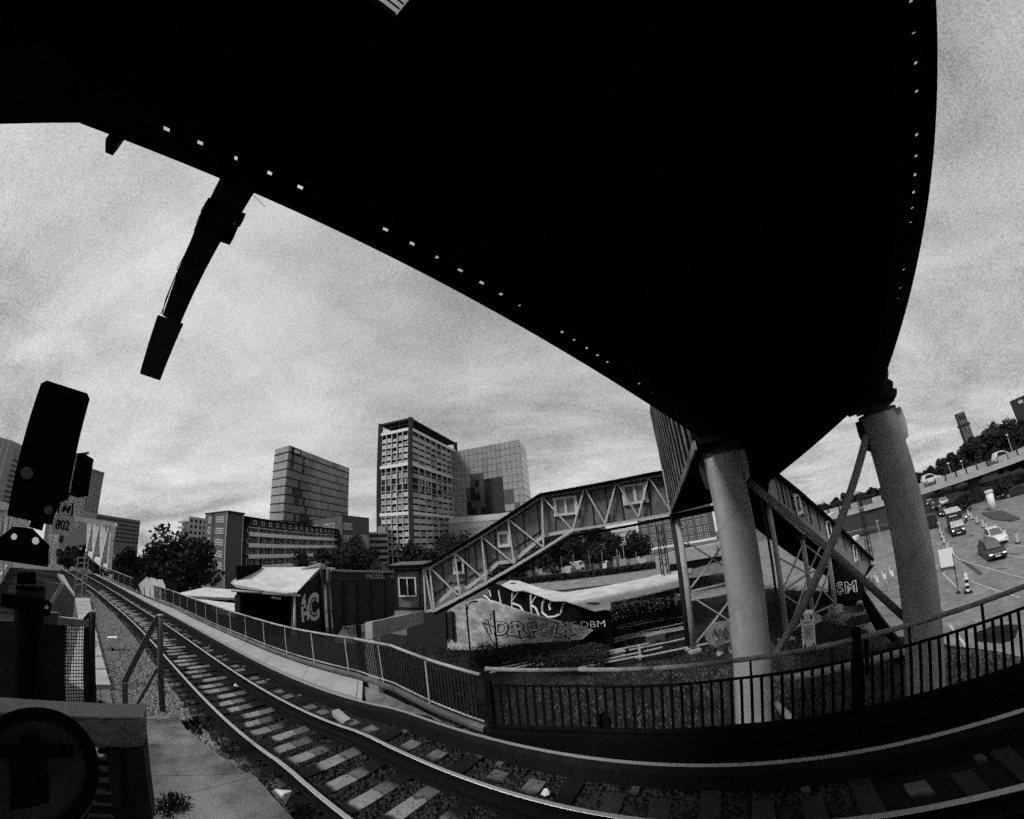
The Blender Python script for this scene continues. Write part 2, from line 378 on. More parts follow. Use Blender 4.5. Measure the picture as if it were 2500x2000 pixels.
# ballast stones
ico = [(0, 0, 1), (.9, 0, .2), (.28, .85, .2), (-.72, .52, .25), (-.72, -.52, .2), (.28, -.85, .25), (0, 0, -.6)]
icf = [(0, 1, 2), (0, 2, 3), (0, 3, 4), (0, 4, 5), (0, 5, 1), (6, 2, 1), (6, 3, 2), (6, 4, 3), (6, 5, 4), (6, 1, 5)]
b = MB(); b2 = MB()
for i in range(34000):
    x = -32 + 35 * rng.random() ** .62; q = rng.uniform(-.7, 4.6) if x < -5.5 else rng.uniform(-.8, 2.3)
    if x < -6 and i % 3 and q < 1.6: q = rng.uniform(1.7, 4.6)
    c = trackp(x, q, -.21 + (.02 if q > 1.7 else 0)); r = rng.uniform(.018, .045) * (1.5 if q > 1.7 else 1); a = rng.uniform(0, 6.28); ca, sa = math.cos(a), math.sin(a); sx, sy, sz = r * rng.uniform(.7, 1.3, 3)
    (b2 if q > 1.9 else b).add([(c.x + (p[0] * ca - p[1] * sa) * sx, c.y + (p[0] * sa + p[1] * ca) * sy, c.z + p[2] * sz) for p in ico], icf)
tag(b.build('ballast', mat('oily_stone', .032, .95, .85, 14, .3), kind='stuff'), 'dark oily ballast stones between the rails', 'ballast')
tag(b2.build('ballast', m_stone, kind='stuff'), 'pale loose ballast stones between near rail and cable trough', 'ballast')

# walkway beside the line
walk = thing('walkway', 'pale concrete service walkway between third rail and long railing', 'walkway', trackp(-12, -1.6, 0))
xe = -4.2
wx = [-44 + i * 2.2 for i in range(19)]; wx = [x for x in wx if x < xe] + [xe]
for i, (a, c) in enumerate(zip(wx[:-1], wx[1:])):
    b = MB(); pts = []
    for x in (a + .012, c - .012):
        o = outer(x); inn = trackp(x, -1.02, .12); pts.append((inn, Vector((o.x, o.y, zt(x) + .12)) + (inn - Vector((o.x, o.y, inn.z))).normalized() * .1))
    q = [pts[0][0], pts[1][0], pts[1][1], pts[0][1]]
    b.hexa([p - Vector((0, 0, .14)) for p in q] + q); b.build('slab', m_concl, walk)
low = thing('concrete_apron', 'cracked pale concrete apron where the walkway ends by the railing corner', 'apron', (-2.5, 6.5, 0))
poly = [(-4.15, 7.0), (-3.2, 6.35), (-2.2, 5.9), (-1.2, 5.55), (-.85, 5.62)]
for i, (x0, x1) in enumerate(((-4.15, -3.35), (-3.33, -2.5), (-2.48, -1.65), (-1.63, -.85))):
    q = []
    for x in (x0, x1):
        o = outer(x); inn = trackp(x, -1.05, 0); q.append((Vector((inn.x, inn.y, zt(x) + .02)), Vector((o.x - .03, o.y - .1, zt(x) + .03 + .02 * i))))
    P = [q[0][0], q[1][0], q[1][1], q[0][1]]
    MB().hexa([p - Vector((0, 0, .25)) for p in P] + P).build('slab', m_conc, low)
cab = MB(); pts = [OT(*k3(*p), .1) for p in ((1560, 185), (1640, 210), (1665, 245), (1760, 310), (1900, 375), (2020, 405), (2150, 405))]
cab.path(pts, .022, 7); tag(cab.build('cable', m_black), 'black cable snaking over the concrete apron', 'cable')
cab = MB(); pts = [OT(*k3(*p), .1) for p in ((1780, 435), (1900, 450), (2000, 470), (2060, 510))]
pts += [OT(1100 + a / 3.08, 1550 + b_ / 3.08, .1) for a, b_ in ((60, 705), (110, 685), (170, 690), (150, 725), (230, 740), (300, 745), (380, 752))]
cab.path(pts, .02, 7); tag(cab.build('cable', m_black), 'black looped cable end lying on concrete near the conductor rail', 'cable')
sb = thing('concrete_block', 'loose pale concrete block lying between the rails and the conductor rail', 'block', OT(*k3(1330, 460), -.15))
p = OT(*k3(1335, 462), -.12); d = rdir(p.x); nn = Vector((d.y, -d.x, 0))
MB().box(p + Vector((0, 0, -.02)), d * .3 + nn * .05, nn * .09, (0, 0, .06)).build('block', m_concl, sb, bevel=.01)

# ------------------------------------------------------------------ left railing
lr = thing('railing', 'long grey railing with fine vertical bars beside the pale walkway', 'railing', RB[5])
seg = []
for a, c in zip(RB[:-1], RB[1:]): seg.append((a, c, (c - a).length))
Ltot = sum(s[2] for s in seg)
def rbat(s):
    for a, c, l in seg:
        if s <= l or (a, c, l) == seg[-1]: return a.lerp(c, s / l), (c - a).normalized()
        s -= l
hr = .97
for nm, z, r in (('handrail', hr, .032), ('lower_rail', .12, .02)):
    MB().path([p + Vector((0, 0, z)) for p in RB], r, 8).build(nm, m_steel, lr, smooth=True)
MB().path([p + Vector((0, 0, -.02)) for p in RB], .07, 6).build('kerb', m_concd, lr)
s = .1
k = 0
while s < Ltot - .05:
    p, d = rbat(s); far = Ltot - s
    inst('post', cube(m_steel), lr, p + Vector((0, 0, hr / 2 - .05)), d * .045, Vector((-d.y, d.x, 0)) * .03, Vector((0, 0, hr)))
    s += 1.75
s = Ltot - .15; n_b = 0
while s > 0 and n_b < 295:
    p, d = rbat(s); inst('bar', cube(m_dark), lr, p + Vector((0, 0, .54)), d * .028, Vector((-d.y, d.x, 0)) * .02, Vector((0, 0, .82))); s -= .09; n_b += 1
if s > 0:
    b = MB()
    while s > 0:
        p, d = rbat(s); b.box(p + Vector((0, 0, .54)), d * .02, Vector((-d.y, d.x, 0)) * .01, (0, 0, .41)); s -= .16
    b.build('far_bars', m_dark, lr, kind='stuff')
# front railing, dark
fr = thing('railing', 'black flat-bar railing in front of the footbridge columns', 'railing', FB[3])
k4 = crop(1100, 1550, 3.08); k5 = crop(1800, 1400, 2.874)
MB().path([p + Vector((0, 0, 1.05)) for p in FB], .035, 10).build('handrail', mat('worn_handrail', .2, .6, .5, 5), fr, smooth=True)
MB().path([p + Vector((0, 0, .78)) for p in FB], .022, 8).build('top_rail', m_black, fr)
MB().path([p + Vector((0, 0, .02)) for p in FB], .05, 6).build('bottom_rail', m_black, fr)
b = MB()
for a, c in zip(FB[:-1], FB[1:]): b.beam(a + Vector((0, 0, -.22)), c + Vector((0, 0, -.22)), .3, .4)
b.build('kerb', m_black, fr)
s = 0.; segs = [(a, c, (c - a).length) for a, c in zip(FB[:-1], FB[1:])]; Lf = sum(q[2] for q in segs)
def fbat(s):
    for a, c, l in segs:
        if s <= l: return a.lerp(c, s / l), (c - a).normalized()
        s -= l
    return FB[-1], d
k = 0; s = .08
while s < Lf - .3:
    p, d = fbat(s); n = Vector((-d.y, d.x, 0))
    inst('bar', cube(m_black), fr, p + Vector((0, 0, .4)), d * .042, n * .014, Vector((0, 0, .76)))
    if k % 8 == 4: inst('standoff', cube(m_dark), fr, p + Vector((0, 0, .9)), d * .03, n * .03, Vector((0, 0, .3)))
    s += .136; k += 1
for s, hh, wd in ((.02, .85, .09), (5.32, 1.2, .11), (9.3, 1.05, .09)):
    p, d = fbat(s); n = Vector((-d.y, d.x, 0)); inst('post', cube(m_black), fr, p + Vector((0, 0, hh / 2 - .1)), d * wd, n * .08, Vector((0, 0, hh + .2)))
p, d = fbat(5.45); n = Vector((-d.y, d.x, 0)); inst('post', cube(m_black), fr, p + Vector((0, 0, .8)), d * .05, n * .05, Vector((0, 0, .55)))
for s in (1.78, 8.55):
    p, d = fbat(s); n = Vector((-d.y, d.x, 0)); MB().prism([p + d * -.1 + n * .05, p + d * .1 + n * .05, p + d * .1 + n * .05 + Vector((0, 0, .2)), p + n * .05 + Vector((0, 0, .3)), p - d * .1 + n * .05 + Vector((0, 0, .25))], n * .05).build('gusset', m_black, fr)

# ------------------------------------------------------------------ footbridge overhead
aB = Vector((.713, .695, -.09)).normalized(); rB = Vector((.698, -.716, 0)); nB = rB.cross(aB).normalized()
if nB.z < 0: nB = -nB
PB0 = Vector((0, 0, H + 3.07))
def PBp(px, py, up=0.): return PP(px, py, PB0 + nB * up, nB)
A1, A2 = PBp(199, 300), PBp(1702, 1064); C1 = PBp(0, 303); B1, B2 = PBp(2283, 10), PBp(2170, 890)
dL = (A2 - A1).normalized(); dR = (B2 - B1).normalized(); d3 = (C1 - A1).normalized()
fbr = thing('footbridge', 'huge black underside of the covered footbridge crossing overhead', 'footbridge', (4, 4, H + 3.6))
inL = (rB - dL * rB.dot(dL)).normalized(); inR = -(rB - dR * rB.dot(dR)).normalized()
in3 = nB.cross(d3).normalized(); in3 = in3 if in3.dot(Vector((0, -1, 0))) > 0 else -in3
ov = .5
A1i = A1 + inL * ov; Bback = B1 - dR * 14
body = [A2 + inL * ov + dL * 2.2, A1 + inL * ov + in3 * .0, A1 + d3 * 26 + in3 * .2, A1 + d3 * 26 + Vector((6, -16, .5)), Bback + inR * ov, B2 + inR * ov + dR * 2.6]  # rear corners run unseen behind the viewer, stretched to block sky
pz = lambda p: Vector((p.x, p.y, PB0.z - (nB.x * (p.x - PB0.x) + nB.y * (p.y - PB0.y)) / nB.z))
body = [pz(p) + nB * .02 for p in body]
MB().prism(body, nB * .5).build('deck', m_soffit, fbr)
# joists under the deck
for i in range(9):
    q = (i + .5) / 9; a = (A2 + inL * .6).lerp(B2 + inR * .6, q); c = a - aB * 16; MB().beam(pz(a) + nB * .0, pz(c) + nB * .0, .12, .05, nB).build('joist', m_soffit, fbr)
def edge_strip(E0, dd, ins, Ln, holes, t0, nm):
    b = MB(); T = nB * .015
    def cell(s0, s1, t_0, t_1):
        P = [E0 + dd * s0 + ins * t_0, E0 + dd * s1 + ins * t_0, E0 + dd * s1 + ins * t_1, E0 + dd * s0 + ins * t_1]
        b.hexa([p - T for p in P] + [p + T for p in P])
    cell(0, Ln, 0, t0 - .03); cell(0, Ln, t0 + .03, ov + .02); s = 0
    for h, wd in sorted(holes): cell(s, h - wd, t0 - .03, t0 + .03); s = h + wd
    cell(s, Ln, t0 - .03, t0 + .03)
    return b.build(nm, m_black, fbr)
hl = []
for x, y, wd in [(351, 268, .07), (422, 297, .06), (500, 318, .035), (571, 354, .045), (631, 397, .05), (809, 487, .05), (865, 517, .05), (916, 546, .035), (966, 572, .06), (1011, 598, .06), (1050, 623, .05), (1090, 646, .03), (1180, 701, .06), (1206, 717, .05), (1233, 734, .06), (1256, 749, .06), (1277, 763, .06), (1345, 808, .07), (1373, 826, .07)]:
    q = PBp(x * 1.1596, y * 1.1596); hl.append(((q - A1).dot(dL), wd * .62))
hl = [h for h in hl if h[0] > .3]
edge_strip(A1, dL, inL, (A2 - A1).length + .4, hl, .30, 'gutter_plate')
E0 = B1 - dR * 8; hrr = []
for x, y, wd in [(1917, 3, .03), (1923, 70, .025), (1927, 133, .04), (1928, 193, .04), (1927, 285, .05), (1925, 330, .05), (1922, 370, .06), (1919, 407, .06), (1916, 440, .05), (1913, 470, .05), (1908, 500, .04), (1898, 570, .06), (1894, 607, .06), (1886, 630, .06)]:
    q = PBp(x * 1.1596, y * 1.1596); hrr.append(((q - E0).dot(dR), wd * .6))
edge_strip(E0, dR, inR, (B2 - E0).length + 2.3, hrr, .24, 'gutter_plate')
b = MB(); b.prism([A1, A1 + d3 * 26, A1 + d3 * 26 + in3 * .5, A1 + in3 * .3 + inL * .5], nB * .03); b.build('edge_plate', m_black, fbr)
MB().prism([p + nB * .04 for p in (A1 + d3 * .01, A1 + d3 * 3, A1 + d3 * 3 + in3 * 1.6, A1 + inL * .9 + dL * .9, A1 + dL * .9 + inL * .42, A1 + inL * .42 + dL * .25)], nB * .03).build('edge_plate', m_black, fbr)
for e, dd, ins, L0, L1 in ((A1, dL, inL, 0, (A2 - A1).length), (E0, dR, inR, 0, (B2 - E0).length)):
    MB().prism([e + dd * L0, e + dd * L1, e + dd * L1 + ins * .03, e + dd * L0 + ins * .03], nB * .16).build('fascia', m_black, fbr)
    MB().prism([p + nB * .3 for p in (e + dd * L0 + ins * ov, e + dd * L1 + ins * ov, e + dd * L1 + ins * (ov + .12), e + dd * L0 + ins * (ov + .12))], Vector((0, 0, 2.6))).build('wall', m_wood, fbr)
MB().prism([pz(p) + Vector((0, 0, 3.0)) for p in (A2, A1, B1 - dR * 8, B2)], (0, 0, .1)).build('roof', m_dark, fbr)
# unseen hall added behind the viewer to block sky and darken the track
hall = thing('sky_block_hall', 'unseen hall added behind the platform end to block sky light', 'station', (6, -16, 0))
MB().abox((-5, -24, -1), (18, -9, 7.2)).build('wall', m_brickd, hall); MB().abox((-5.5, -24.5, 7.2), (18.5, -8.6, 7.6)).build('roof', m_dark, hall)  # wall and roof of the added unseen hall, only to block sky
# ceiling lamp
Kc = PBp(963, 45, -.12); da = (PBp(904, 0, -.12) - Kc).normalized(); db = (PBp(1009, 0, -.12) - Kc).normalized()
db = (db - da * db.dot(da)).normalized()
lampt = thing('ceiling_lamp', 'lit ribbed ceiling lamp under the black footbridge soffit', 'lamp', Kc)
P = [Kc, Kc + da * .34, Kc + da * .34 + db * 1.3, Kc + db * 1.3]
MB().prism([p + nB * .03 for p in P], nB * .1).build('housing', m_dark, lampt)
MB().prism([p + (Kc + da * .17 + db * .65 - p) * .04 for p in P], nB * .03).build('diffuser', mat('ribbed_diffuser', .5, .4, .3, 20, em=.16), lampt)
MB().tube(Kc + da * .17 + db * .06 - nB * .02, Kc + da * .17 + db * 1.24 - nB * .02, .022).build('tube', m_lamp, lampt)
for i in range(30): instbeam('rib', m_dark, lampt, Kc + da * .01 + db * (.03 + i * .042) - nB * .004, Kc + da * .33 + db * (.03 + i * .042) - nB * .004, .012, .012, nB)

# hanging sign post
ka = crop(0, 250, 2.464); hs = thing('hanging_sign', 'black box sign hanging on a tapered strut from the footbridge edge', 'sign', AD(*ka(1100, 1000), 2.95))
def strip_prism(pts, D, thick, name, m, parent, bevel=0.):
    P = [AD(*ka(*p), D) for p in pts]; c = sum(P, Vector()) / len(P); dd = Vector((c.x, c.y, 0)).normalized()
    return MB().prism(P, dd * thick).build(name, m, parent, bevel=bevel)
strip_prism([(1333, 440), (1535, 535), (1440, 690), (1350, 800), (1200, 1080), (1088, 1325), (985, 1265), (1190, 740), (1240, 630)], 2.95, .05, 'strut', m_dark, hs)
strip_prism([(950, 1275), (1106, 1330), (970, 1658), (845, 1616)], 2.9, .07, 'sign_box', mat('sign_back', .028, .6, .3, 8), hs, .008)
strip_prism([(1255, 572), (1300, 590), (1290, 640), (1228, 640), (1232, 612)], 2.93, .1, 'clamp', m_black, hs)
strip_prism([(1440, 655), (1480, 670), (1462, 715), (1430, 700)], 2.93, .1, 'clamp', m_black, hs)
strip_prism([(1370, 720), (1438, 738), (1407, 815), (1345, 795)], 2.92, .12, 'junction_box', m_black, hs)
strip_prism([(1217, 650), (1260, 660), (1225, 742), (1187, 738)], 2.93, .1, 'clamp', m_black, hs)
MB().path([AD(*ka(*p), 2.95) for p in ((1185, 742), (1150, 830), (1110, 920), (1066, 1000), (1072, 1015), (1030, 1110), (985, 1235), (968, 1272))], .004, 5).build('cable', m_black, hs)
MB().path([AD(*ka(*p), 2.95) for p in ((1205, 742), (1140, 860), (1090, 970), (1040, 1080), (995, 1190), (978, 1275))], .004, 5).build('cable', m_black, hs)
MB().path([AD(*ka(*p), 2.95) for p in ((1475, 590), (1455, 650))], .012, 5).build('cable', m_black, hs)
MB().tube(AD(*ka(1524, 558), 2.95), AD(*ka(1593, 627), 2.95), .003, n=5).build('wire', m_black, hs)
kl = thing('floodlight', 'small dark lamp housing clipped to the left edge of the footbridge', 'lamp', AD(*ka(700, 240), 3.6))
MB().prism([AD(*ka(*p), 3.6) for p in ((660, 185), (755, 215), (735, 245), (705, 287), (658, 268))], Vector((-.1, .02, 0))).build('housing', m_black, kl)
MB().prism([AD(*ka(*p), 3.58) for p in ((708, 245), (742, 228), (735, 247), (704, 286))], Vector((-.01, 0, 0))).build('lens', mat('lamp_glass', .25, .3, 0), kl)

# ------------------------------------------------------------------ columns and braces
COLS = [(Vector((6.66, 9.98, 0)), .60, PARK - .6, 'thick grey steel column of the footbridge beside the roofed stair'), (Vector((11.34, 7.14, 0)), .585, STREET - .4, 'thick grey steel column of the footbridge beside the street')]
for c, r, zb, lab in COLS:
    t = thing('support_column', lab, 'column', (c.x, c.y, zb), 'columns under the footbridge')
    ztop = pz(c).z - .42
    # tapering profile ring by ring
    b = MB(); n = 40; zs = [zb, zb + 2, zb + 5, ztop - 1, ztop]; V = []
    for z in zs: V += [(c.x + r * math.cos(6.2832 * i / n), c.y + r * math.sin(6.2832 * i / n), z) for i in range(n)]
    b.add(V, [(j * n + i, j * n + (i + 1) % n, (j + 1) * n + (i + 1) % n, (j + 1) * n + i) for j in range(len(zs) - 1) for i in range(n)])
    b.build('shaft', m_paint, t, smooth=True)
    hp = [Vector((c.x + (r + .002) * math.cos(q), c.y + (r + .002) * math.sin(q), zb + 1 + q * .42)) for q in np.arange(0, (ztop - zb - 1.2) / .42, .2)]
    MB().path(hp, .009, 4).build('weld_seam', mat('weld', .22, .7, .3, 5), t)
    MB().tube((c.x, c.y, ztop), (c.x, c.y, ztop + .07), r * 1.1, n=40).build('cap_plate', m_dark, t)
    MB().tube((c.x, c.y, ztop + .07), (c.x, c.y, ztop + .2), r * .75, n=24).build('bearing', m_dark, t)
    hx = rB * .6; hy = aB * .4
    MB().box((c.x, c.y, ztop + .24), hx, Vector((hy.x, hy.y, 0)), (0, 0, .05)).build('bearing_plate', m_dark, t)
    MB().box((c.x, c.y, ztop + .38), hx * .9, Vector((hy.x, hy.y, 0)) * .8, (0, 0, .1)).build('head_beam', m_black, t)
    for s in (-1, 1):
        e = Vector((rB.x, rB.y, 0)) * s; p = c + e * (r - .03)
        th = Vector((-e.y, e.x, 0)) * .1
        q = [p + Vector((0, 0, ztop - .02)) - th, p + e * .22 + Vector((0, 0, ztop - .02)) - th, p + e * .24 + Vector((0, 0, ztop - .45)) - th, p + e * .16 + Vector((0, 0, ztop - .95)) - th, p + Vector((0, 0, ztop - 1.05)) - th]
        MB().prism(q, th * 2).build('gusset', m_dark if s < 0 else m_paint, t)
cA, cB = COLS[0][0], COLS[1][0]
hbk = MB().prism([AD(x_, y_, 12.9) for x_, y_ in ((2066, 1012), (2186, 962), (2190, 950), (2172, 944), (2180, 931), (2164, 922), (2168, 900), (2130, 905), (2060, 985))], Vector((.8, .5, 0))).build('bearing_stack', m_black, t)
k7 = crop(1550, 1000, 2.875); k8 = crop(1950, 900, 2.875)
br1 = MB().tube(PV(*k8(477, 470), cA, cB), PV(*k7(985, 1725), cA, cB), .125, n=20).build('brace_pipe', mat('pipe_paint', .26, .6, .25, 1.5), smooth=True)
tag(br1, 'inclined pipe brace running from the street column head down to the left', 'brace', 'crossed braces between the columns')
br2 = MB().tube(PV(*k7(800, 510), cA, cB, -.33), PV(*k7(1930, 1497), cA, cB, -.33), .125, n=20).build('brace_pipe', mat('pipe_paint2', .24, .6, .25, 1.5), smooth=True)
tag(br2, 'inclined pipe brace falling to the right towards the street column', 'brace', 'crossed braces between the columns')
for nm, pts, D in (('low_pipe', ((270, 750), (1200, 540)), 14.5),):
    tag(MB().tube(AD(*k5(*pts[0]), D), AD(*k5(*pts[1]), D + .6), .14, n=14).build('low_pipe', m_paint, smooth=True), 'pale horizontal pipe strung low between the two big columns', 'pipe')
tag(MB().tube(AD(*k5(275, 915), 11.6), AD(*k5(430, 1075), 10.2), .11, n=14).build('low_pipe', m_paint, smooth=True), 'short pale pipe stub sloping down beside the left big column', 'pipe')

# ------------------------------------------------------------------ covered ramp at the far end of the bridge
LC = azd(24.0, 26.7); MC = azd(38.6, 26.7)
P1 = AD(1701, 1086, 11.2); P2 = AD(2085, 1000, 13.0); P4 = Vector((LC.x, LC.y, H + .12)); P3 = Vector((MC.x, MC.y, H + .55))
rampt = thing('covered_ramp', 'boarded end section of the footbridge between columns and stair galleries', 'footbridge', (9, 16, H))
MB().hexa([P1, P2, P3, P4] + [p + Vector((0, 0, .3)) for p in (P1, P2, P3, P4)]).build('floor', m_soffit, rampt)
ztop = H + 8.0
fL = Face((P1.x, P1.y), (P4.x, P4.y)); up = Vector((0, 0, 1))
MB().hexa([P1 + fL.n * -.02, P4 + fL.n * -.02, P4 - fL.n * .3, P1 - fL.n * .3] + [Vector((p.x, p.y, ztop)) for p in (P1 + fL.n * -.02, P4 + fL.n * -.02, P4 - fL.n * .3, P1 - fL.n * .3)]).build('side_wall', m_dark, rampt)
MB().hexa([P2, P3, P3 + fL.n * .3, P2 + fL.n * .3] + [Vector((p.x, p.y, ztop)) for p in (P2, P3, P3 + fL.n * .3, P2 + fL.n * .3)]).build('side_wall', m_black, rampt)
MB().beam(P1 + fL.n * .06, P4 + fL.n * .06, .08, .3).build('edge_channel', m_conc, rampt)
for i in range(26):
    q = (i + .3) / 26; p = P1.lerp(P4, q)
    inst('batten', cube(m_conc if i % 2 else m_black), rampt, Vector((p.x, p.y, (p.z + .2 + ztop) / 2)) + fL.n * .03, fL.u * (.13 if i % 2 else .3), fL.n * .06, Vector((0, 0, ztop - p.z - .2)))
MB().hexa([Vector((p.x, p.y, ztop)) for p in (P1, P2, P3, P4)] + [Vector((p.x, p.y, ztop + .2)) for p in (P1, P2, P3, P4)]).build('roof', m_dark, rampt)
e = (LC - MC).normalized(); back = Vector((-e.y, e.x, 0)); back = back if back.y > 0 else -back
MB().hexa([P4, P3, P3 + back * 3, P4 + back * 3] + [Vector((p.x, p.y, H + 3.0)) for p in (P4, P3, P3 + back * 3, P4 + back * 3)]).build('landing', m_wood, rampt)
MB().beam(P4 + Vector((0, 0, -.25)), P3 + Vector((0, 0, -.6)), .4, .45).build('cross_beam', m_black, rampt)
MB().tube(PV(*k7(195, 420), (LC.x, LC.y), (P1.x, P1.y), .15), PV(*k7(250, 735), (LC.x, LC.y), (P1.x, P1.y), .15), .06).build('downpipe', m_steel, rampt)
dk = PV(*k7(172, 10), (LC.x, LC.y), (-5, 24), .2)
MB().abox((dk.x - .05, dk.y, H + 2.9), (dk.x + .5, dk.y + .4, ztop)).build('corner_board', m_black, rampt)

# ------------------------------------------------------------------ left stair gallery with white truss
k6 = crop(1000, 1100, 3.08); GA = azd(-15.6, 23.3); GB = LC
gl = thing('stair_gallery', 'roofed stair with white truss frame climbing to the right', 'stair gallery', (2, 22.7, -1))
G = lambda p, off=0.: PV(*k6(*p), GA, GB, off)
nG = (Vector((GB.y - GA.y, GA.x - GB.x, 0))).normalized(); nG = nG if nG.y < 0 else -nG; uG = Vector((-nG.y, nG.x, 0)); uG = uG if uG.x > 0 else -uG
m_truss = mat('truss_paint', .5, .6, .2, 4, fine=20)
def member(nm, a, c, wd=.13, off=0.): instbeam(nm, m_truss, gl, G(a, off), G(c, off), .1, wd, nG.cross(G(c) - G(a)))
for a, c in (((100, 882), (152, 882)), ((152, 880), (995, 345)), ((995, 345), (1795, 200)), ((1795, 200), (1930, 178))): member('top_chord', a, c, .17)
for a, c in (((112, 1208), (188, 1203)), ((188, 1203), (1225, 600)), ((1225, 600), (1965, 470))): member('bottom_chord', a, c, .17)
for a, c in (((150, 880), (186, 1195)), ((340, 775), (377, 1085)), ((540, 650), (576, 980)), ((738, 520), (786, 850)), ((993, 345), (1006, 725)), ((105, 880), (120, 1205))): member('upright', a, c, .11, .015)
for a, c in (((160, 885), (370, 1090)), ((345, 775), (575, 980)), ((545, 650), (785, 850)), ((745, 520), (1000, 725)), ((1000, 350), (1225, 600)), ((1310, 285), (1225, 600)), ((1315, 285), (1470, 550)), ((1550, 245), (1470, 550)), ((1555, 240), (1720, 500)), ((1795, 200), (1720, 500)), ((1800, 205), (1965, 460)), ((115, 885), (170, 1190))): member('diagonal', a, c, .10, -.015)
st = [(186, 1172), (330, 1040), (440, 1030), (575, 925), (668, 845), (785, 832), (1008, 640), (1225, 598)]
for a, c in zip(st[:-1], st[1:]): instbeam('stringer', m_truss, gl, G(a, -.22), G(c, -.22), .12, .22, nG.cross(G(c) - G(a)))
top = [(110, 890), (152, 890), (995, 352), (1795, 206), (1940, 184)]; bot = [(1975, 478), (1225, 606), (1008, 645), (785, 838), (668, 850), (575, 930), (440, 1035), (330, 1045), (186, 1180), (118, 1215)]
MB().prism([G(p, -.3) for p in top + bot], -nG * .08).build('wall', m_wall, gl)
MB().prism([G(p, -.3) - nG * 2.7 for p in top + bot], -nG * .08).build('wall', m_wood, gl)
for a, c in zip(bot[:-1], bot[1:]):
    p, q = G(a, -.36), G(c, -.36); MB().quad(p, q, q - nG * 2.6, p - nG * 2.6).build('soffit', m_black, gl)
# joint strips on the wall
for a, c in (((245, 830), (262, 1075)), ((415, 740), (425, 1010)), ((490, 690), (505, 965)), ((640, 610), (660, 830)), ((855, 470), (868, 730)), ((960, 400), (980, 650)), ((1095, 500), (1100, 600)), ((1360, 300), (1390, 560)), ((1470, 290), (1500, 545)), ((1580, 300), (1615, 530)), ((1800, 240), (1815, 500)), ((440, 735), (450, 900)), ((570, 660), (590, 900))): member_ = instbeam('wall_joint', m_dark, gl, G(a, -.27), G(c, -.27), .03, .07, nG.cross(G(c) - G(a)))
for a, c in (((190, 1085), (320, 985)), ((440, 960), (540, 890)), ((580, 870), (655, 810)), ((790, 740), (880, 670)), ((880, 680), (990, 600)), ((420, 985), (330, 1000))): instbeam('wall_joint', m_dark, gl, G(a, -.265), G(c, -.265), .03, .07, nG.cross(G(c) - G(a)))
# corrugated roof
rf = [(85, 862), (150, 845), (980, 322), (1795, 170), (1910, 150)]
for i, (a, c) in enumerate(zip(rf[:-1], rf[1:])):
    p, q = G(a, .35), G(c, .35); Ls = (q - p).length; nn = max(2, int(Ls / .09)); b = MB(); r0, r1 = [], []
    for j in range(nn + 1):
        x = p.lerp(q, j / nn) + Vector((0, 0, .035 * (1 if j % 2 else -1))); r0.append(x); r1.append(x - nG * 3.6)
    b.sheet([r0, r1]); b.sheet([[x + Vector((0, 0, .01)) for x in r0], [x + Vector((0, 0, .01)) for x in r1]])
    b.build('roof_sheet', m_dark, gl)
    MB().beam(p - nG * .15 + Vector((0, 0, -.12)), q - nG * .15 + Vector((0, 0, -.12)), .1, .16).build('gutter', m_black, gl)
def gwin(pts, nx, parent, GF, off, pm, fw, dep=.16):
    P = [GF(p, off) for p in pts]; c = sum(P, Vector()) / 4; X = ((P[1] - P[0]) + (P[2] - P[3])) / 2; Z = ((P[0] - P[3]) + (P[1] - P[2])) / 2
    n_ = X.cross(Z).normalized(); X.z *= .0; Z = Vector((0, 0, Z.z)); n_ = Vector((X.y, -X.x, 0)).normalized()
    n_ = n_ if n_.dot(c) < 0 else -n_
    return inst('window', winmesh(m_white, pm, nx, 1, fw), parent, c, X, -n_ * dep, Z)
gwin([(322, 815), (405, 810), (412, 925), (328, 935)], 1, gl, G, -.22, m_glass, .19)
gwin([(655, 612), (745, 605), (758, 720), (665, 735)], 1, gl, G, -.22, m_glassl, .19)
gwin([(1075, 362), (1255, 335), (1264, 475), (1090, 502)], 2, gl, G, -.22, m_glassl, .12)
gwin([(1590, 268), (1770, 238), (1795, 385), (1612, 418)], 2, gl, G, -.22, m_glassl, .12)
# rear truss under the stair
for a, c in (((188, 1230), (1225, 640)), ((1225, 640), (1965, 505))): instbeam('rear_chord', m_dark, gl, G(a, -2.9), G(c, -2.9), .12, .2)

# lower landing cabin
kg = crop(900, 1350, 5.39); GG = lambda p, off=0.: PV(*kg(*p), GA, GB, off)
hc = thing('landing_cabin', 'small cabin with a white double window at the foot of the roofed stair', 'cabin', GG((520, 760)))
MB().prism([GG(p, -.1) for p in ((312, 205), (700, 195), (708, 755), (340, 745))], -nG * 3).build('wall', m_wall, hc)
for a, c in (((345, 230), (365, 740)), ((665, 215), (685, 750)), ((310, 225), (335, 745)), ((350, 240), (690, 225)), ((350, 720), (700, 735))): instbeam('cover_strip', m_dark, hc, GG(a, -.06), GG(c, -.06), .06, .12, nG.cross(GG(c) - GG(a)))
P = [GG(p, 0) for p in ((390, 318), (622, 318), (630, 575), (402, 578))]
inst('window', winmesh(m_white, m_glass, 2, 1, .075), hc, sum(P, Vector()) / 4, Vector((((P[1] - P[0]).x), (P[1] - P[0]).y, 0)), nG * -.14, Vector((0, 0, P[0].z - P[3].z)))
b = MB(); r0, r1 = [], []
p, q = GG((250, 165), .4), GG((720, 150), .4)
for j in range(47):
    x = p.lerp(q, j / 46) + Vector((0, 0, .03 * (1 if j % 2 else -1))); r0.append(x); r1.append(x - nG * 3.8)
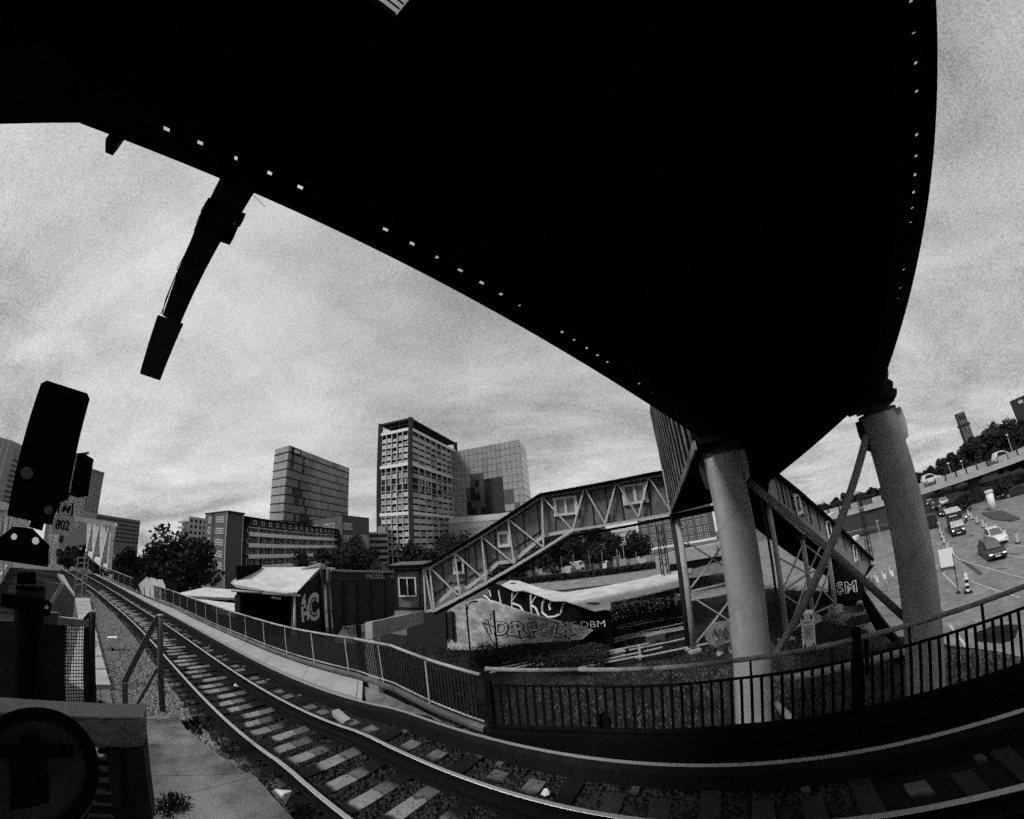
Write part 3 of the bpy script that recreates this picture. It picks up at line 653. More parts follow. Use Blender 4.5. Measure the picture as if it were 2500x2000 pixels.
b.sheet([r0, r1]); b.build('roof_sheet', m_steel, hc); MB().beam(p - nG * .1 + Vector((0, 0, -.12)), q - nG * .1 + Vector((0, 0, -.12)), .2, .14).build('eaves_board', m_black, hc)
MB().prism([GG(p, -.1) for p in ((340, 745), (708, 755), (708, 800), (335, 860))], -nG * 2.5).build('floor_slab', m_concl, hc)
# box girder under the cabin
kh = crop(540, 1300, 3.85)
bg_ = thing('box_girder', 'pale concrete box girder ending below the landing cabin', 'girder', AD(*kh(1400, 1000), 18))
pr_ = [AD(*kh(*p), D) for p, D in (((1420, 838), 17.6), ((1905, 735), 22.3), ((1905, 850), 22.3), ((1425, 1000), 17.6))]
lf = [AD(*kh(*p), 17.9) for p in ((1353, 845), (1353, 1000))]
b = MB(); dv = lf[0] - pr_[0]; b.hexa([pr_[3], pr_[2], pr_[2] + dv, lf[1], pr_[0], pr_[1], pr_[1] + dv, lf[0]]); b.build('girder', m_concl, bg_)
MB().beam(AD(*kh(1410, 1000), 17.9), Vector((AD(*kh(1410, 1000), 17.9).x, AD(*kh(1410, 1000), 17.9).y, PARK)), .5, .5).build('pier', m_concl, bg_)

# plate wall with the word MOSES.
pw = thing('plate_wall', 'dark steel plate wall with MOSES. sprayed along its top', 'wall', AD(*kh(1300, 900), 22.6))
WA, WB = AD(*kh(1030, 700), 21.5), AD(*kh(1625, 700), 23.0); W = lambda p, off=0.: PV(*kh(*p), WA, WB, off)
nW = Vector((WB.y - WA.y, WA.x - WB.x, 0)).normalized(); nW = nW if nW.y < 0 else -nW; uW = (WB - WA); uW.z = 0; uW.normalize()
MB().prism([W(p) for p in ((1035, 352), (1625, 372), (1630, 775), (1400, 850), (1150, 885), (1075, 995))], -nW * .3).build('plate', m_brickd, pw)
MB().prism([W(p, .05) for p in ((1030, 365), (1625, 380), (1625, 450), (1030, 445))], -nW * .06).build('top_girder', mat('girder_paint', .05, .8, .5, 5), pw)
MB().beam(W((1030, 357), .05), W((1625, 372), .05), .3, .1).build('coping', mat('worn_steel', .2, .7, .5, 6), pw)
lettering('MOSES.', pw, W((1450, 412), .075), uW, (0, 0, 1), .46, m_spray, sx=.85)
lettering('H', pw, W((1605, 415), .075), uW, (0, 0, 1), .4, m_spray, sx=.7)
for i in range(4): instbeam('stiffener', m_dark, pw, W((1150 + i * 130, 450), .05), W((1160 + i * 130, 860 - i * 25), .05), .08, .1, nW)
tag(MB().beam(W((1290, 870), -.2), Vector((W((1290, 870)).x, W((1290, 870)).y, PARK)), .3, .3).build('post', m_dark), 'dark post below the sprayed plate wall', 'post')

# pale roofed shed
sh = thing('platform_shed', 'open black shed with a pale pitched roof beside the railing', 'shed', AD(*kh(420, 900), 20.5))
SA, SB = AD(*kh(110, 600), 21.2), AD(*kh(735, 600), 19.2); S_ = lambda p, off=0.: PV(*kh(*p), SA, SB, off)
nS = Vector((SB.y - SA.y, SA.x - SB.x, 0)).normalized(); nS = nS if nS.dot(SA) < 0 else -nS
eL, eR = S_((90, 478), .5), S_((712, 572), .5); em1, em2 = S_((150, 522), .5), S_((600, 578), .55)
rL, rR = AD(*kh(280, 337), 23.6), AD(*kh(940, 328), 22.2)
b = MB(); roofp = [eL, em1, em2, eR, rR, rL]; b.prism(roofp, (0, 0, .06)); b.build('roof', m_roofw, sh)
MB().path([S_(p, .45) for p in ((100, 545), (400, 568), (745, 597))], .07, 8).build('gutter', m_steel, sh, smooth=True)
MB().prism([S_(p, -.05) for p in ((125, 590), (175, 590), (185, 860), (130, 850))], -nS * .3).build('corner_post', m_dark, sh)
MB().prism([S_(p, -.05) for p in ((665, 600), (720, 605), (720, 1020), (655, 1000))], -nS * .3).build('corner_post', m_concd, sh)
MB().tube(S_((688, 590), .1), S_((697, 1000), .1), .06).build('downpipe', m_white, sh, smooth=True)
P = [S_(p, -2.2) for p in ((150, 560), (700, 590), (690, 1000), (150, 900))]; MB().prism(P, -nS * .1).build('rear_wall', m_black, sh)
MB().prism([S_((150, 580), -.1), S_((690, 600), -.1), S_((690, 600), -.1) - nS * 2.6, S_((150, 580), -.1) - nS * 2.6], (0, 0, .05)).build('ceiling', m_black, sh)
p = S_((150, 850), -.05); MB().prism([p, p - nS * 2.4, p - nS * 2.4 + Vector((0, 0, 3)), p + Vector((0, 0, 3))], (.1, .1, 0)).build('side_wall', m_black, sh)
q0, q1 = S_((470, 600), -.3), S_((560, 612), -.3); MB().prism([q0, q1, q1 + Vector((0, 0, -.12)), q0 + Vector((0, 0, -.12))], -nS * .05).build('lamp', m_white, sh)
# gable wall with graffiti
HA, HB = AD(*kh(735, 700), 19.4), AD(*kh(960, 700), 21.3); X_ = lambda p, off=0.: PV(*kh(*p), HA, HB, off)
nX = Vector((HB.y - HA.y, HA.x - HB.x, 0)).normalized(); nX = nX if nX.dot(HA) < 0 else -nX; uX = (HB - HA); uX.z = 0; uX.normalize()
MB().prism([X_(p) for p in ((715, 585), (940, 345), (965, 990), (725, 930))], -nX * .15).build('gable_wall', m_dark, sh)
lettering('4', sh, X_((775, 655), .03), uX, (0, 0, 1), .95, m_spray, bold=.05, sx=.8); lettering('H', sh, X_((790, 770), .03), uX, (0, 0, 1), 1.0, m_spray, bold=.06)
lettering('C', sh, X_((868, 715), .03), uX, (0, 0, 1), 1.85, m_spray, bold=.07, sx=.8); lettering('C', sh, X_((868, 715), .045), uX, (0, 0, 1), 1.6, m_sprayd, bold=-.02, sx=.78)
for px_ in (950, 1010):
    p = X_((px_ - 8, 340), .1); q = X_((px_ + 8, 1000), .1); MB().tube(p, Vector((p.x, p.y, q.z)), .11).build('pipe', m_dark if px_ < 1000 else m_concd, sh, smooth=True)
rc = MB().path([AD(*kh(*p), 22) for p in ((760, 350), (830, 330), (900, 312), (940, 300), (975, 325))], .09, 7); rc.path([AD(*kh(*p), 22) for p in ((760, 372), (850, 345), (930, 335), (1070, 345))], .07, 7); rc.build('flashing', m_steel, sh)
# graffiti brick wall seen under the girder
g2 = thing('brick_wall', 'pale painted brick wall piece below the plate wall', 'wall', AD(*kh(1200, 1000), 26))
MB().prism([AD(*kh(*p), 26) for p in ((1070, 990), (1160, 870), (1480, 850), (1480, 1040), (1070, 1040))], (0, .3, 0)).build('wall', mat('painted_brick', .34, .9, .25, 2, fine=20), g2)
for pts in (((1150, 915), (1170, 890), (1190, 915), (1210, 885), (1225, 910)), ((1235, 905), (1250, 880), (1270, 900), (1255, 915)), ((1330, 945), (1360, 935), (1345, 970), (1370, 985), (1335, 1015)), ((1255, 1010), (1270, 990), (1275, 1015))): MB().path([AD(*kh(*p), 25.9) for p in pts], .045, 5).build('scribble', m_sprayd, g2)

# ------------------------------------------------------------------ platform end, fences and signal at the left
kc = crop(0, 1400, 2.875); kS = crop(0, 900, 3.45)
ZP = .35
pl = thing('platform_end', 'worn concrete platform end sloping towards the near rail', 'platform', (-5, 2.5, ZP))
ed = [OZ(*p, ZP) for p in (kc(1250, 965), kc(1300, 1050), kc(1725, 1400), k3(690, 905), k3(985, 1232))]
ed[0].z = ed[1].z = ZP - .1
ed += [ed[-1] + Vector((3, -1.6, 0)), ed[-1] + Vector((9, -5.4, 0))]
inn = [OZ(*kc(990, 1000), ZP - .1), OZ(*kc(1000, 1050), ZP), OZ(*kc(1020, 1420), ZP), OZ(*kc(1040, 1600), ZP), Vector((-2.4, 1.4, ZP)), Vector((-1, -.5, ZP)), Vector((0, -6, ZP))]
joint = [0, 1, 2, 3, 4, 5, 6]
for i in range(6):
    q = [ed[i], ed[i + 1], inn[i + 1], inn[i]]; cen = sum(q, Vector()) / 4; q = [p + (cen - p).normalized() * .008 for p in q]
    MB().hexa([p - Vector((0, 0, .5)) for p in q] + q).build('slab', m_conc, pl)
MB().hexa([p - Vector((0, 0, .5)) for p in (inn[0], inn[6], Vector((-12, -6, ZP - .2)), Vector((-9.5, 3.6, ZP - .2)))] + [Vector((p.x, p.y, ZP - .12)) for p in (inn[0], inn[6], Vector((-12, -6, 0)), Vector((-9.5, 3.6, 0)))]).build('slab', m_concd, pl)
# weeds growing out of the joint
def weeds(name, label, c, r, n, h, m=m_leafd):
    b = MB()
    for i in range(n):
        a, q = rng.uniform(0, 6.28), r * math.sqrt(rng.random()); p = Vector(c) + Vector((q * math.cos(a), q * math.sin(a), 0)); hh = h * rng.uniform(.4, 1) * (1 - .6 * q / r)
        t = Vector((rng.normal(0, .3), rng.normal(0, .3), 1)) * hh; s = Vector((math.cos(a * 3), math.sin(a * 3), 0)) * hh * .18
        b.add([p, p + t * .5 + s, p + t, p + t * .5 - s], [(0, 1, 2, 3)])
    o = b.build(name, m); tag(o, label, 'weeds'); return o
weeds('weed_tuft', 'dark weed tuft growing on the platform end beside the barrier leg', OZ(*kc(1200, 1640), ZP), .22, 260, .16)
weeds('weed_tuft', 'weeds spilling over the platform edge near the fence post', OZ(*kc(1380, 1080), ZP - .3), .35, 300, .2)
# litter
lt = thing('paper_bag', 'crumpled white paper bag caught between platform edge and near rail', 'litter', OZ(*k3(880, 1070), -.02))
P = [OZ(*k3(*p), .0 + z) for p, z in (((805, 1020), .12), ((845, 1005), .16), ((965, 1018), .14), ((905, 1145), .02), ((860, 1100), .1), ((900, 1045), .2))]
MB().add(P, [(0, 1, 5), (1, 2, 5), (2, 3, 5), (3, 4, 5), (4, 0, 5)]).build('bag', mat('white_paper', .6, .8, .2, 20), lt)
for i, (p, lab) in enumerate([((1100 + 730 / 3.08, 1550 + 1195 / 3.08), 'white paper scrap beside the far rail in front of the railing'), ((1100 + 1420 / 3.08, 1550 + 1090 / 3.08), 'small white scrap by the conductor rail in the shadow'), (k3(540, 238), 'pale scrap on the sleepers between the rails')]):
    c = OZ(*p, -.14); b = MB(); V = [c + Vector((.08 * math.cos(a) * rng.uniform(.5, 1.2), .06 * math.sin(a), rng.uniform(0, .06))) for a in np.arange(0, 6.2, 1.05)]
    b.add([c + Vector((0, 0, .09))] + V, [(0, i_ + 1, (i_ + 1) % len(V) + 1) for i_ in range(len(V))]); tag(b.build('paper_scrap', MATS['white_paper']), lab, 'litter')

# barrier beam in front
BA = AD(*kc(600, 1100), 2.25)
def KD(a, b, D): return AD(*kc(a, b), D)
bar = thing('barrier', 'concrete topped barrier with a dark leg at the platform edge', 'barrier', KD(900, 1700, 2.1))
f = [KD(-120, 985, 2.35), KD(1005, 1025, 2.1), KD(1010, 1228, 2.1), KD(-120, 1225, 2.35)]
bk = Vector((-.75, .66, 0)) * .16
MB().hexa([f[3], f[2], f[2] + bk, f[3] + bk, f[0], f[1], f[1] + bk, f[0] + bk]).build('top_beam', mat('barrier_concrete', .16, .8, .5, 4, .2), bar, bevel=.02)
MB().hexa([f[0] + Vector((0, 0, .004)), f[1] + Vector((0, 0, .004)), f[1] + bk + Vector((0, 0, .004)), f[0] + bk + Vector((0, 0, .004))] + [p + Vector((0, 0, .012)) for p in (f[0], f[1], f[1] + bk, f[0] + bk)]).build('coping', m_concl, bar)
f = [KD(742, 1232, 2.12), KD(1008, 1232, 2.12), KD(1075, 1760, 2.12), KD(805, 1760, 2.12)]
MB().prism(f, bk).build('leg', m_dark, bar)
MB().beam(KD(865, 1232, 2.09), KD(925, 1760, 2.09), .02, .02).build('leg_edge', m_iron, bar)
for i in range(7): MB().beam(KD(690 - i * 12, 1235 + i * 80, 2.3), KD(790, 1245 + i * 80, 2.3), .03, .03).build('rung', m_dark, bar)
# round sign seen from behind
Cd = KD(240, 1395, 1.45); nD = Vector((-Cd.x, -Cd.y, H - Cd.z)).normalized(); rd = (KD(692, 1330, 1.45) - Cd).length
a0 = nD.cross(Vector((0, 0, 1))).normalized(); b0 = a0.cross(nD)
ds = thing('round_sign', 'back of a round dark sign with clamp bars in the lower left corner', 'sign', Cd)
def ring(r, t): return [Cd + (a0 * math.cos(q) + b0 * math.sin(q)) * r + nD * t for q in np.arange(0, 6.283, 6.2832 / 48)]
MB().prism(ring(rd * .93, -.012), nD * .008).build('disc', mat('sign_back_plate', .03, .6, .4, 10), ds)
b = MB(); o, i_, o2, i2 = ring(rd, -.02), ring(rd * .79, -.02), ring(rd, .02), ring(rd * .79, .02)
for q in range(48):
    j = (q + 1) % 48; b.quad(o[q], o[j], o2[j], o2[q]); b.quad(i_[q], i2[q], i2[j], i_[j]); b.quad(o2[q], o2[j], i2[j], i2[q]); b.quad(o[q], i_[q], i_[j], o[j])
b.build('rim', m_black, ds)
for p, q, wd in (((-60, 1245), (515, 1245), .035), ((170, 1270), (185, 1760), .07), ((245, 1270), (270, 1760), .06), ((215, 1120), (210, 1250), .05)): MB().beam(KD(*p, 1.43), KD(*q, 1.43), .03, wd, nD.cross(KD(*q, 1.43) - KD(*p, 1.43))).build('clamp_bar', m_black, ds)

# mesh gate
D0 = 4.2
gt = thing('mesh_gate', 'steel gate with a square wire mesh panel behind the signal mast', 'gate', KD(550, 1000, D0))
def bar2(nm, p, q, wd, th, m, D=D0, parent=None): 
    P, Q = KD(*p, D), KD(*q, D); MB().beam(P, Q, th, wd, Vector((-P.y, P.x, 0)).normalized().cross(Q - P) if False else (Vector((P.x, P.y, 0)).normalized()).cross(Q - P)).build(nm, m, parent or gt)
MB().tube(KD(648, 275, D0), KD(662, 1010, D0), .032, n=14).build('post', m_dark, gt, smooth=True)
MB().tube(KD(648, 262, D0), KD(648, 278, D0), .034, n=14).build('post_cap', m_steel, gt, smooth=True)
m_gate = mat('gate_steel', .10, .6, .4, 8)
bar2('top_rail', (405, 328), (625, 350), .06, .05, m_steel); bar2('rail', (300, 310), (410, 318), .10, .05, m_gate)
bar2('stile', (610, 350), (612, 985), .05, .05, m_dark); bar2('bottom_rail', (440, 985), (620, 980), .04, .05, m_gate)
bar2('panel', (375, 360), (375, 975), .20, .03, m_dark); bar2('panel', (-60, 330), (-60, 975), .75, .03, mat('dark_panel', .045, .8, .4, 6), 4.6)  # wide panel in one even dark grey
for i in range(8): bar2('wire', (447 + i * 19, 365), (447 + i * 19, 978), .006, .006, m_black)
for i in range(26): bar2('wire', (440, 368 + i * 24), (585, 372 + i * 23.6), .006, .006, m_black)
for i in range(26): bar2('wire', (290, 400 + i * 22.5), (330, 402 + i * 22.5), .008, .006, m_black)
bar2('tie', (590, 330), (640, 270), .03, .03, m_dark)
P = [OZ(*kc(*p), -.55) for p in ((455, 985), (500, 640), (560, 380), (592, 365), (592, 985))]; tag(MB().prism(P, (0, 0, -.1)).build('ground_slab', m_concl), 'pale concrete slab on the ground behind the mesh gate', 'slab')
# leaning fence post with brace
fp = thing('fence_post', 'rusty open fence post with slanted braces at the end of the platform', 'fence post', KD(1140, 965, 7.2))
DP = 7.2
MB().tube(KD(1127, 300, DP), KD(1142, 965, DP), .052, n=14).build('post', m_gate, fp, smooth=True); MB().tube(KD(1127, 290, DP), KD(1127, 302, DP), .056, n=14).build('cap', m_steel, fp, smooth=True)
bar2('brace', (1112, 305), (872, 765), .09, .05, m_gate, DP, fp); bar2('brace', (878, 770), (880, 985), .09, .05, m_gate, DP - .05, fp)
bar2('stay', (1112, 665), (1090, 690), .05, .05, m_gate, DP, fp); bar2('stay', (1095, 685), (935, 970), .05, .05, m_gate, DP, fp)
bar2('ground_rail', (690, 895), (850, 975), .04, .04, m_dark, 6.3, fp); bar2('ground_rail', (780, 995), (870, 988), .04, .04, m_dark, 6.3, fp)
# concrete cable trough
ct = thing('cable_trough', 'pale concrete cable trough running beside the ballast', 'cable trough', OT(*kc(700, 600), 0))
tr = [[(530, 165), (630, 170)], [(515, 270), (655, 290)], [(660, 330), (668, 372)], [(668, 480), (700, 480)]]
q0 = [OT(*kc(*p), .16) for p in ((528, 165), (630, 168), (775, 770), (668, 770))]
tdir = (q0[1] + q0[0] - q0[2] - q0[3]).normalized()
for i in range(12):
    t0, t1 = i / 12, (i + 1) / 12 - .006; a, c = q0[3].lerp(q0[0], t0), q0[2].lerp(q0[1], t0); e_, f_ = q0[3].lerp(q0[0], t1), q0[2].lerp(q0[1], t1)
    def lift(p): return Vector((p.x, p.y, zt(p.x) + .12))
    P = [lift(x) for x in (a, c, f_, e_)]; MB().hexa([p - Vector((0, 0, .3)) for p in P] + P).build('cover', m_concl, ct)
q1 = [OT(*kf(*p), .1) for p in ((-60, 400), (30, 430), (190, 700), (130, 650))]; P = [Vector((p.x, p.y, zt(p.x) + .12)) for p in q1]; MB().hexa([p - Vector((0, 0, .3)) for p in P] + P).build('cover', m_concl, ct)
P = [OT(*kc(*p), .05) for p in ((705, 815), (770, 815), (800, 965), (750, 965))]; MB().hexa([p - Vector((0, 0, .2)) for p in P] + P).build('trough', m_concd, ct)
P = [OT(*kc(*p), .05) for p in ((680, 910), (785, 1010), (680, 1010))]; MB().prism(P, (0, 0, .05)).build('edge_slab', m_concl, ct)
# low wall plates on the left
for i, (pts, lab) in enumerate([(((370, 190), (445, 70), (525, 170), (510, 330), (380, 300)), 'grey sheet wall panel left of the cable trough behind the mast'), (((320, 60), (440, 75), (355, 210), (310, 150)), 'narrow grey sheet panel next to the truss bridge')]):
    tag(MB().prism([AD(*kc(*p), 13 + 5 * i) for p in pts], Vector((-.06, .03, 0))).build('sheet_panel', mat('sheet_grey%d' % i, .12, .8, .4, 3), None), lab, 'panel')
tag(MB().beam(AD(*kc(360, 210), 12.6), AD(*kc(442, 72), 12.6), .05, .1).build('stay_bar', m_concl), 'pale slanted stay bar leaning between sheet panels and trough', 'bar')
# small cabinet on a post
wb = thing('track_cabinet', 'small white box on a short post in the ballast', 'cabinet', OT(*kc(790, 575), -.25))
D1 = math.hypot(*OT(*kc(790, 575), -.25).xy); b = MB(); P = [KD(*p, D1) for p in ((750, 452), (820, 452), (826, 522), (746, 522))]
MB().prism(P, Vector((-.2, .14, 0))).build('box', m_white, wb, bevel=.015); MB().beam(KD(787, 522, D1 + .05), KD(790, 575, D1 + .05), .07, .07).build('post', m_dark, wb)
# signal
DS = 3.7; KS = lambda a, b, D=DS: AD(*kS(a, b), D)
sg = thing('railway_signal', 'tall black railway signal seen from behind with number plate 802', 'signal', KS(180, 1900)); bkS = Vector((-.95, .3, 0))
MB().prism([KS(*p) for p in ((345, 125), (395, 100), (735, 208), (757, 257), (645, 700), (575, 1110), (505, 1125), (440, 1320), (60, 1240))], bkS * .22).build('head', m_black, sg)
MB().prism([KS(*p) for p in ((648, 712), (700, 708), (790, 765), (742, 1072), (680, 1085), (578, 1052))], bkS * .2).build('side_lamp', m_black, sg)
MB().beam(KS(647, 730, 3.68), KS(585, 1045, 3.68), .01, .012).build('lamp_edge', m_white, sg)
MB().tube(KS(720, 708), KS(722, 722), .03, n=12).build('vent_cap', m_steel, sg)
MB().prism([KS(*p, 3.66) for p in ((-60, 1470), (0, 1420), (105, 1335), (275, 1352), (418, 1495), (405, 1672), (-60, 1605))], bkS * .15).build('aspect_board', m_black, sg)
for p, r in (((118, 1418), .020), ((300, 1452), .025)): c = KS(*p, 3.6); MB().tube(c, c + bkS * .05, r, n=20).build('lens', mat('signal_lens', .6, .3, 0, em=.22), sg)
for p, r in (((227, 880), .045), ((408, 1192), .032)):
    c = KS(*p, 3.66); MB().tube(c, c + bkS * .03, r, n=20).build('cover_cap', mat('dull_cap', .14, .4, .6, 40), sg)
MB().beam(KS(330, 1240), KS(300, 1350), .1, .1).build('neck', m_black, sg)
uS = (KS(615, 1140) - KS(505, 1120)); uS.z = 0; uS.normalize(); upS = Vector((0, 0, 1))
def plate(nm, pts, m, D, th): return MB().prism([KS(*p, D) for p in pts], bkS * th).build(nm, m, sg)
plate('letter_plate', ((500, 1112), (622, 1135), (610, 1258), (480, 1235)), m_black, 3.62, .02); plate('letter_panel', ((512, 1122), (606, 1138), (598, 1240), (494, 1222)), mat('plate_white', .9, .5, .1, 8), 3.605, .008)
lettering('M', sg, KS(551, 1184, 3.585), uS, upS, .085, m_sprayd, shear=.3, bold=.003)
plate('number_plate', ((460, 1220), (632, 1252), (602, 1422), (430, 1390)), MATS['plate_white'], 3.62, .012)
lettering('802', sg, KS(528, 1322, 3.60), uS, upS, .10, m_sprayd, bold=.015, sx=.72)
plate('tag', ((500, 1395), (545, 1400), (530, 1470), (495, 1465)), m_gate, 3.63, .01); plate('tag', ((480, 1515), (525, 1520), (515, 1585), (470, 1580)), m_gate, 3.63, .01)
mp, mq = KD(217, 90, DS), KD(187, 980, DS); MB().tube(Vector((mp.x, mp.y, mp.z)), Vector((mp.x, mp.y, ZP - .2)), .105, n=24).build('mast', m_black, sg, smooth=True)
MB().tube(Vector((mp.x, mp.y, mp.z - .06)), Vector((mp.x, mp.y, mp.z - .02)), .112, n=24).build('collar', m_dark, sg)
b = MB(); P = [KD(*p, 3.58) for p in ((10, 140), (340, 195), (360, 215), (355, 285), (320, 300), (0, 230))]; b.prism(P, bkS * .06); b.build('clamp', m_black, sg)
c = KD(327, 240, 3.56); MB().tube(c, c + bkS * .02, .014, n=12).build('clamp_bolt', m_white, sg)
MB().prism([KD(*p, 3.6) for p in ((120, 0), (250, 0), (255, 80), (118, 75))], bkS * .12).build('neck', m_black, sg)
# ladder frame down the line
ld = thing('access_ladder', 'pale ladder frame standing at the far end of the cable trough', 'ladder', OT(*kf(290, 720), -.2)); DL = math.hypot(*OT(*kf(290, 720), -.2).xy)
def LB(nm, p, q, r=.035): MB().tube(AD(*kf(*p), DL), AD(*kf(*q), DL), r, n=6).build(nm, m_steel, ld)
for p, q, r in (((340, 100), (285, 720), .07), ((235, 180), (180, 690), .04), ((385, 190), (345, 600), .04)): LB('stile', p, q, r)
for i in range(6): LB('rung', (232 - i * 9, 180 + i * 78), (388 - i * 7, 190 + i * 70), .035)
for p, q in (((180, 330), (370, 390)), ((220, 380), (400, 410))): LB('guard_rail', p, q, .04)
MB().prism([AD(*kf(*p), DL) for p in ((280, 20), (345, 30), (330, 110), (265, 100))], Vector((-.3, .1, 0))).build('lamp_box', m_black, ld)
tag(MB().beam(AD(*kf(270, 40), DL), AD(*kf(275, 70), DL), .1, .2).build('lamp_lens', m_white, ld))
sg2 = thing('dwarf_signal', 'small black dwarf signal with two white lights beside the truss bridge', 'signal', AD(*kf(578, 460), 38))
MB().prism([AD(*kf(*p), 38) for p in ((550, 395), (605, 395), (605, 445), (550, 445))], Vector((-.2, .1, 0))).build('board', m_black, sg2)
for p in ((584, 406), (583, 428)): c = AD(*kf(*p), 37.9); MB().tube(c, c + Vector((-.05, .03, 0)), .06, n=10).build('lens', m_white, sg2)
tag(MB().prism([AD(*kf(*p), 36) for p in ((665, 420), (718, 425), (708, 500), (655, 490))], Vector((-.1, .05, 0))).build('notice_board', m_white), 'small white notice board at the start of the railing', 'sign')
# boards with tarpaulin on the far railing
tp = thing('tarpaulin', 'torn white tarpaulin hung on the far part of the long railing', 'tarpaulin', OT(*kf(1350, 780), .2))
DT = math.hypot(*OT(*kf(1350, 790), .2).xy) + .3
MB().prism([AD(*kf(*p), DT + (p[0] - 1350) * -.012) for p in ((1080, 560), (1180, 470), (1195, 450), (1215, 470), (1225, 500), (1240, 460), (1330, 485), (1335, 525), (1350, 490), (1415, 495), (1450, 560), (1480, 700), (1490, 820), (1370, 790), (1200, 720), (1140, 690))], Vector((-.05, .08, 0))).build('sheet', m_roofw, tp)
MB().prism([AD(*kf(*p), DT + .1 + (p[0] - 1350) * -.012) for p in ((1010, 440), (1190, 425), (1180, 520), (1080, 560), (1030, 640))], Vector((-.05, .08, 0))).build('dark_board', m_black, tp)
MB().prism([AD(*kf(*p), DT + .1 + (p[0] - 1350) * -.012) for p in ((1430, 500), (1620, 545), (1615, 690), (1560, 850), (1490, 780))], Vector((-.05, .08, 0))).build('dark_board', m_black, tp)
for i in range(6): MB().beam(AD(*kf(1080 + i * 80, 560 + i * 26), DT - .1 - i * .9 * .0), AD(*kf(1090 + i * 80, 680 + i * 32), DT - .1), .04, .05).build('stay', m_dark, tp)
# steel truss bridge
P0 = OT(*crop(0, 1200, 5.75)(1530, 1130), 0); tb = thing('truss_bridge', 'pale steel truss bridge with portal frame where the track runs through', 'bridge', P0)
tdx = Vector((-.945, .327, 0)); side = Vector((-.327, -.945, 0)); zb = zt(-50); hT = H - .05 - zb
m_tb = mat('bridge_paint', .55, .7, .35, 1.2)
for s_i, off in enumerate((0., 6.2, 10.6)):
    o = P0 + side * off + (tdx * -25 if s_i == 2 else Vector()); o.z = zb
    up = Vector((0, 0, hT)); n = 3 if s_i < 2 else 14; st_ = 9.5 if s_i < 2 else 5.2
    MB().beam(o + up, o + up + tdx * st_ * n, .45, .45).build('top_chord', m_tb, tb); MB().beam(o + Vector((0, 0, .3)), o + tdx * st_ * n + Vector((0, 0, .3)), .45, .7).build('bottom_chord', m_tb, tb)
    MB().beam(o, o + up, .5, .55, tdx).build('end_post', m_tb, tb)
    for i in range(n):
        a = o + tdx * st_ * i; MB().beam(a + up, a + tdx * st_ * .5, .5, 1.0 if s_i < 2 else .6, side).build('diagonal', m_tb, tb); MB().beam(a + tdx * st_ * .5, a + tdx * st_ + up, .45, .8 if s_i < 2 else .4, side).build('diagonal', m_tb, tb)
        if s_i == 2: MB().beam(a, a + up, .35, .35, tdx).build('upright', m_tb, tb)
for i in range(4):
    a = P0 + tdx * 9.5 * i; a.z = zb + hT; MB().beam(a, a + side * 6.2, .4, .5).build('cross_beam', m_tb, tb)

for pts, lab in ((((438, 1448), (500, 1434), (580, 1440), (580, 1460), (440, 1453)), 'upper pale flat roof behind the railing left of the shed'), (((430, 1459), (500, 1464), (580, 1474), (580, 1500), (500, 1484), (440, 1470)), 'lower pale flat roof strip behind the railing left of the shed')):
    P = [OZ(*p, -4) for p in pts]; t = thing('flat_roof', lab, 'roof', P[0] - Vector((0, 0, 3))); MB().prism(P, (0, 0, -.3)).build('roof', m_roofw, t); cc = sum(P, Vector()) / len(P); MB().prism([p + (cc - p) * .12 - Vector((0, 0, .3)) for p in P], (0, 0, -2.8)).build('wall', m_brickd, t)
# ------------------------------------------------------------------ buildings across the line
def fourth(A, C, B): return A + B - C
def block(name, label, L_, C_, R_, ztop, zbot, m, cat='building', loc=None):
    t = thing(name, label, cat, (C_.x, C_.y, zbot)); Q = [L_, C_, R_, fourth(L_, C_, R_)]
    MB().prism([Vector((p.x, p.y, zbot)) for p in Q], (0, 0, ztop - zbot)).build('wall', m, t)
    return t, Face(L_, C_), Face(C_, R_), Q
ZG = STREET - 12
# glass slab tower with the letters IBM
zt_ = H + 48.6; Lp, Cp, Rp = azd(-40.5, 201), azd(-38.4, 188), azd(-28.4, 233)
t, fl, frr, Q = block('office_tower', 'glass office slab with IBM sign at its upper corner', Lp, Cp, Rp, zt_, ZG, m_concd)
gm = [m_glassl, m_glassm, mat('grey_glass', .2, .12, .4, .2, spec=.6), m_glassm]
nf = 16; fh = (zt_ - 3.2 - ZG) / nf
for i in range(nf):
    z = zt_ - 3.6 - (i + .5) * fh
    if z < -4: break
    for f, n, lo in ((fl, 3, 1), (frr, 26, 0)):
        for j in range(n):
            m = m_glassl if lo else (gm[2] if rng.random() < .72 else m_glassl if rng.random() < .4 else m_glassm)
            if not lo and 1 < j < 9 and i > 5 and rng.random() < .45: m = m_glassm
            f.put('glass_panel', cube(m), t, (j + .5) * f.L / n, z, f.L / n - .12, fh - .55, .3, .1)
        f.put('floor_edge', cube(m_dark), t, f.L / 2, z + fh / 2 - .05, f.L + .3, .28, .5, .25)
for f, n in ((fl, 3), (frr, 9)):
    for j in range(n): f.put('parapet_panel', cube(m_glassl if j % 3 else m_facadeg), t, (j + .5) * f.L / n, zt_ - 1.6, f.L / n - .1, 3.1, .3, .15)
frr.put('sign_board', cube(m_black), t, 5.5, zt_ - 2.2, 7.0, 3.6, .5, .6)
lettering('IBM', t, frr.p(5.5, zt_ - 2.2, .95), frr.u, (0, 0, 1), 3.0, m_white, bold=.03)
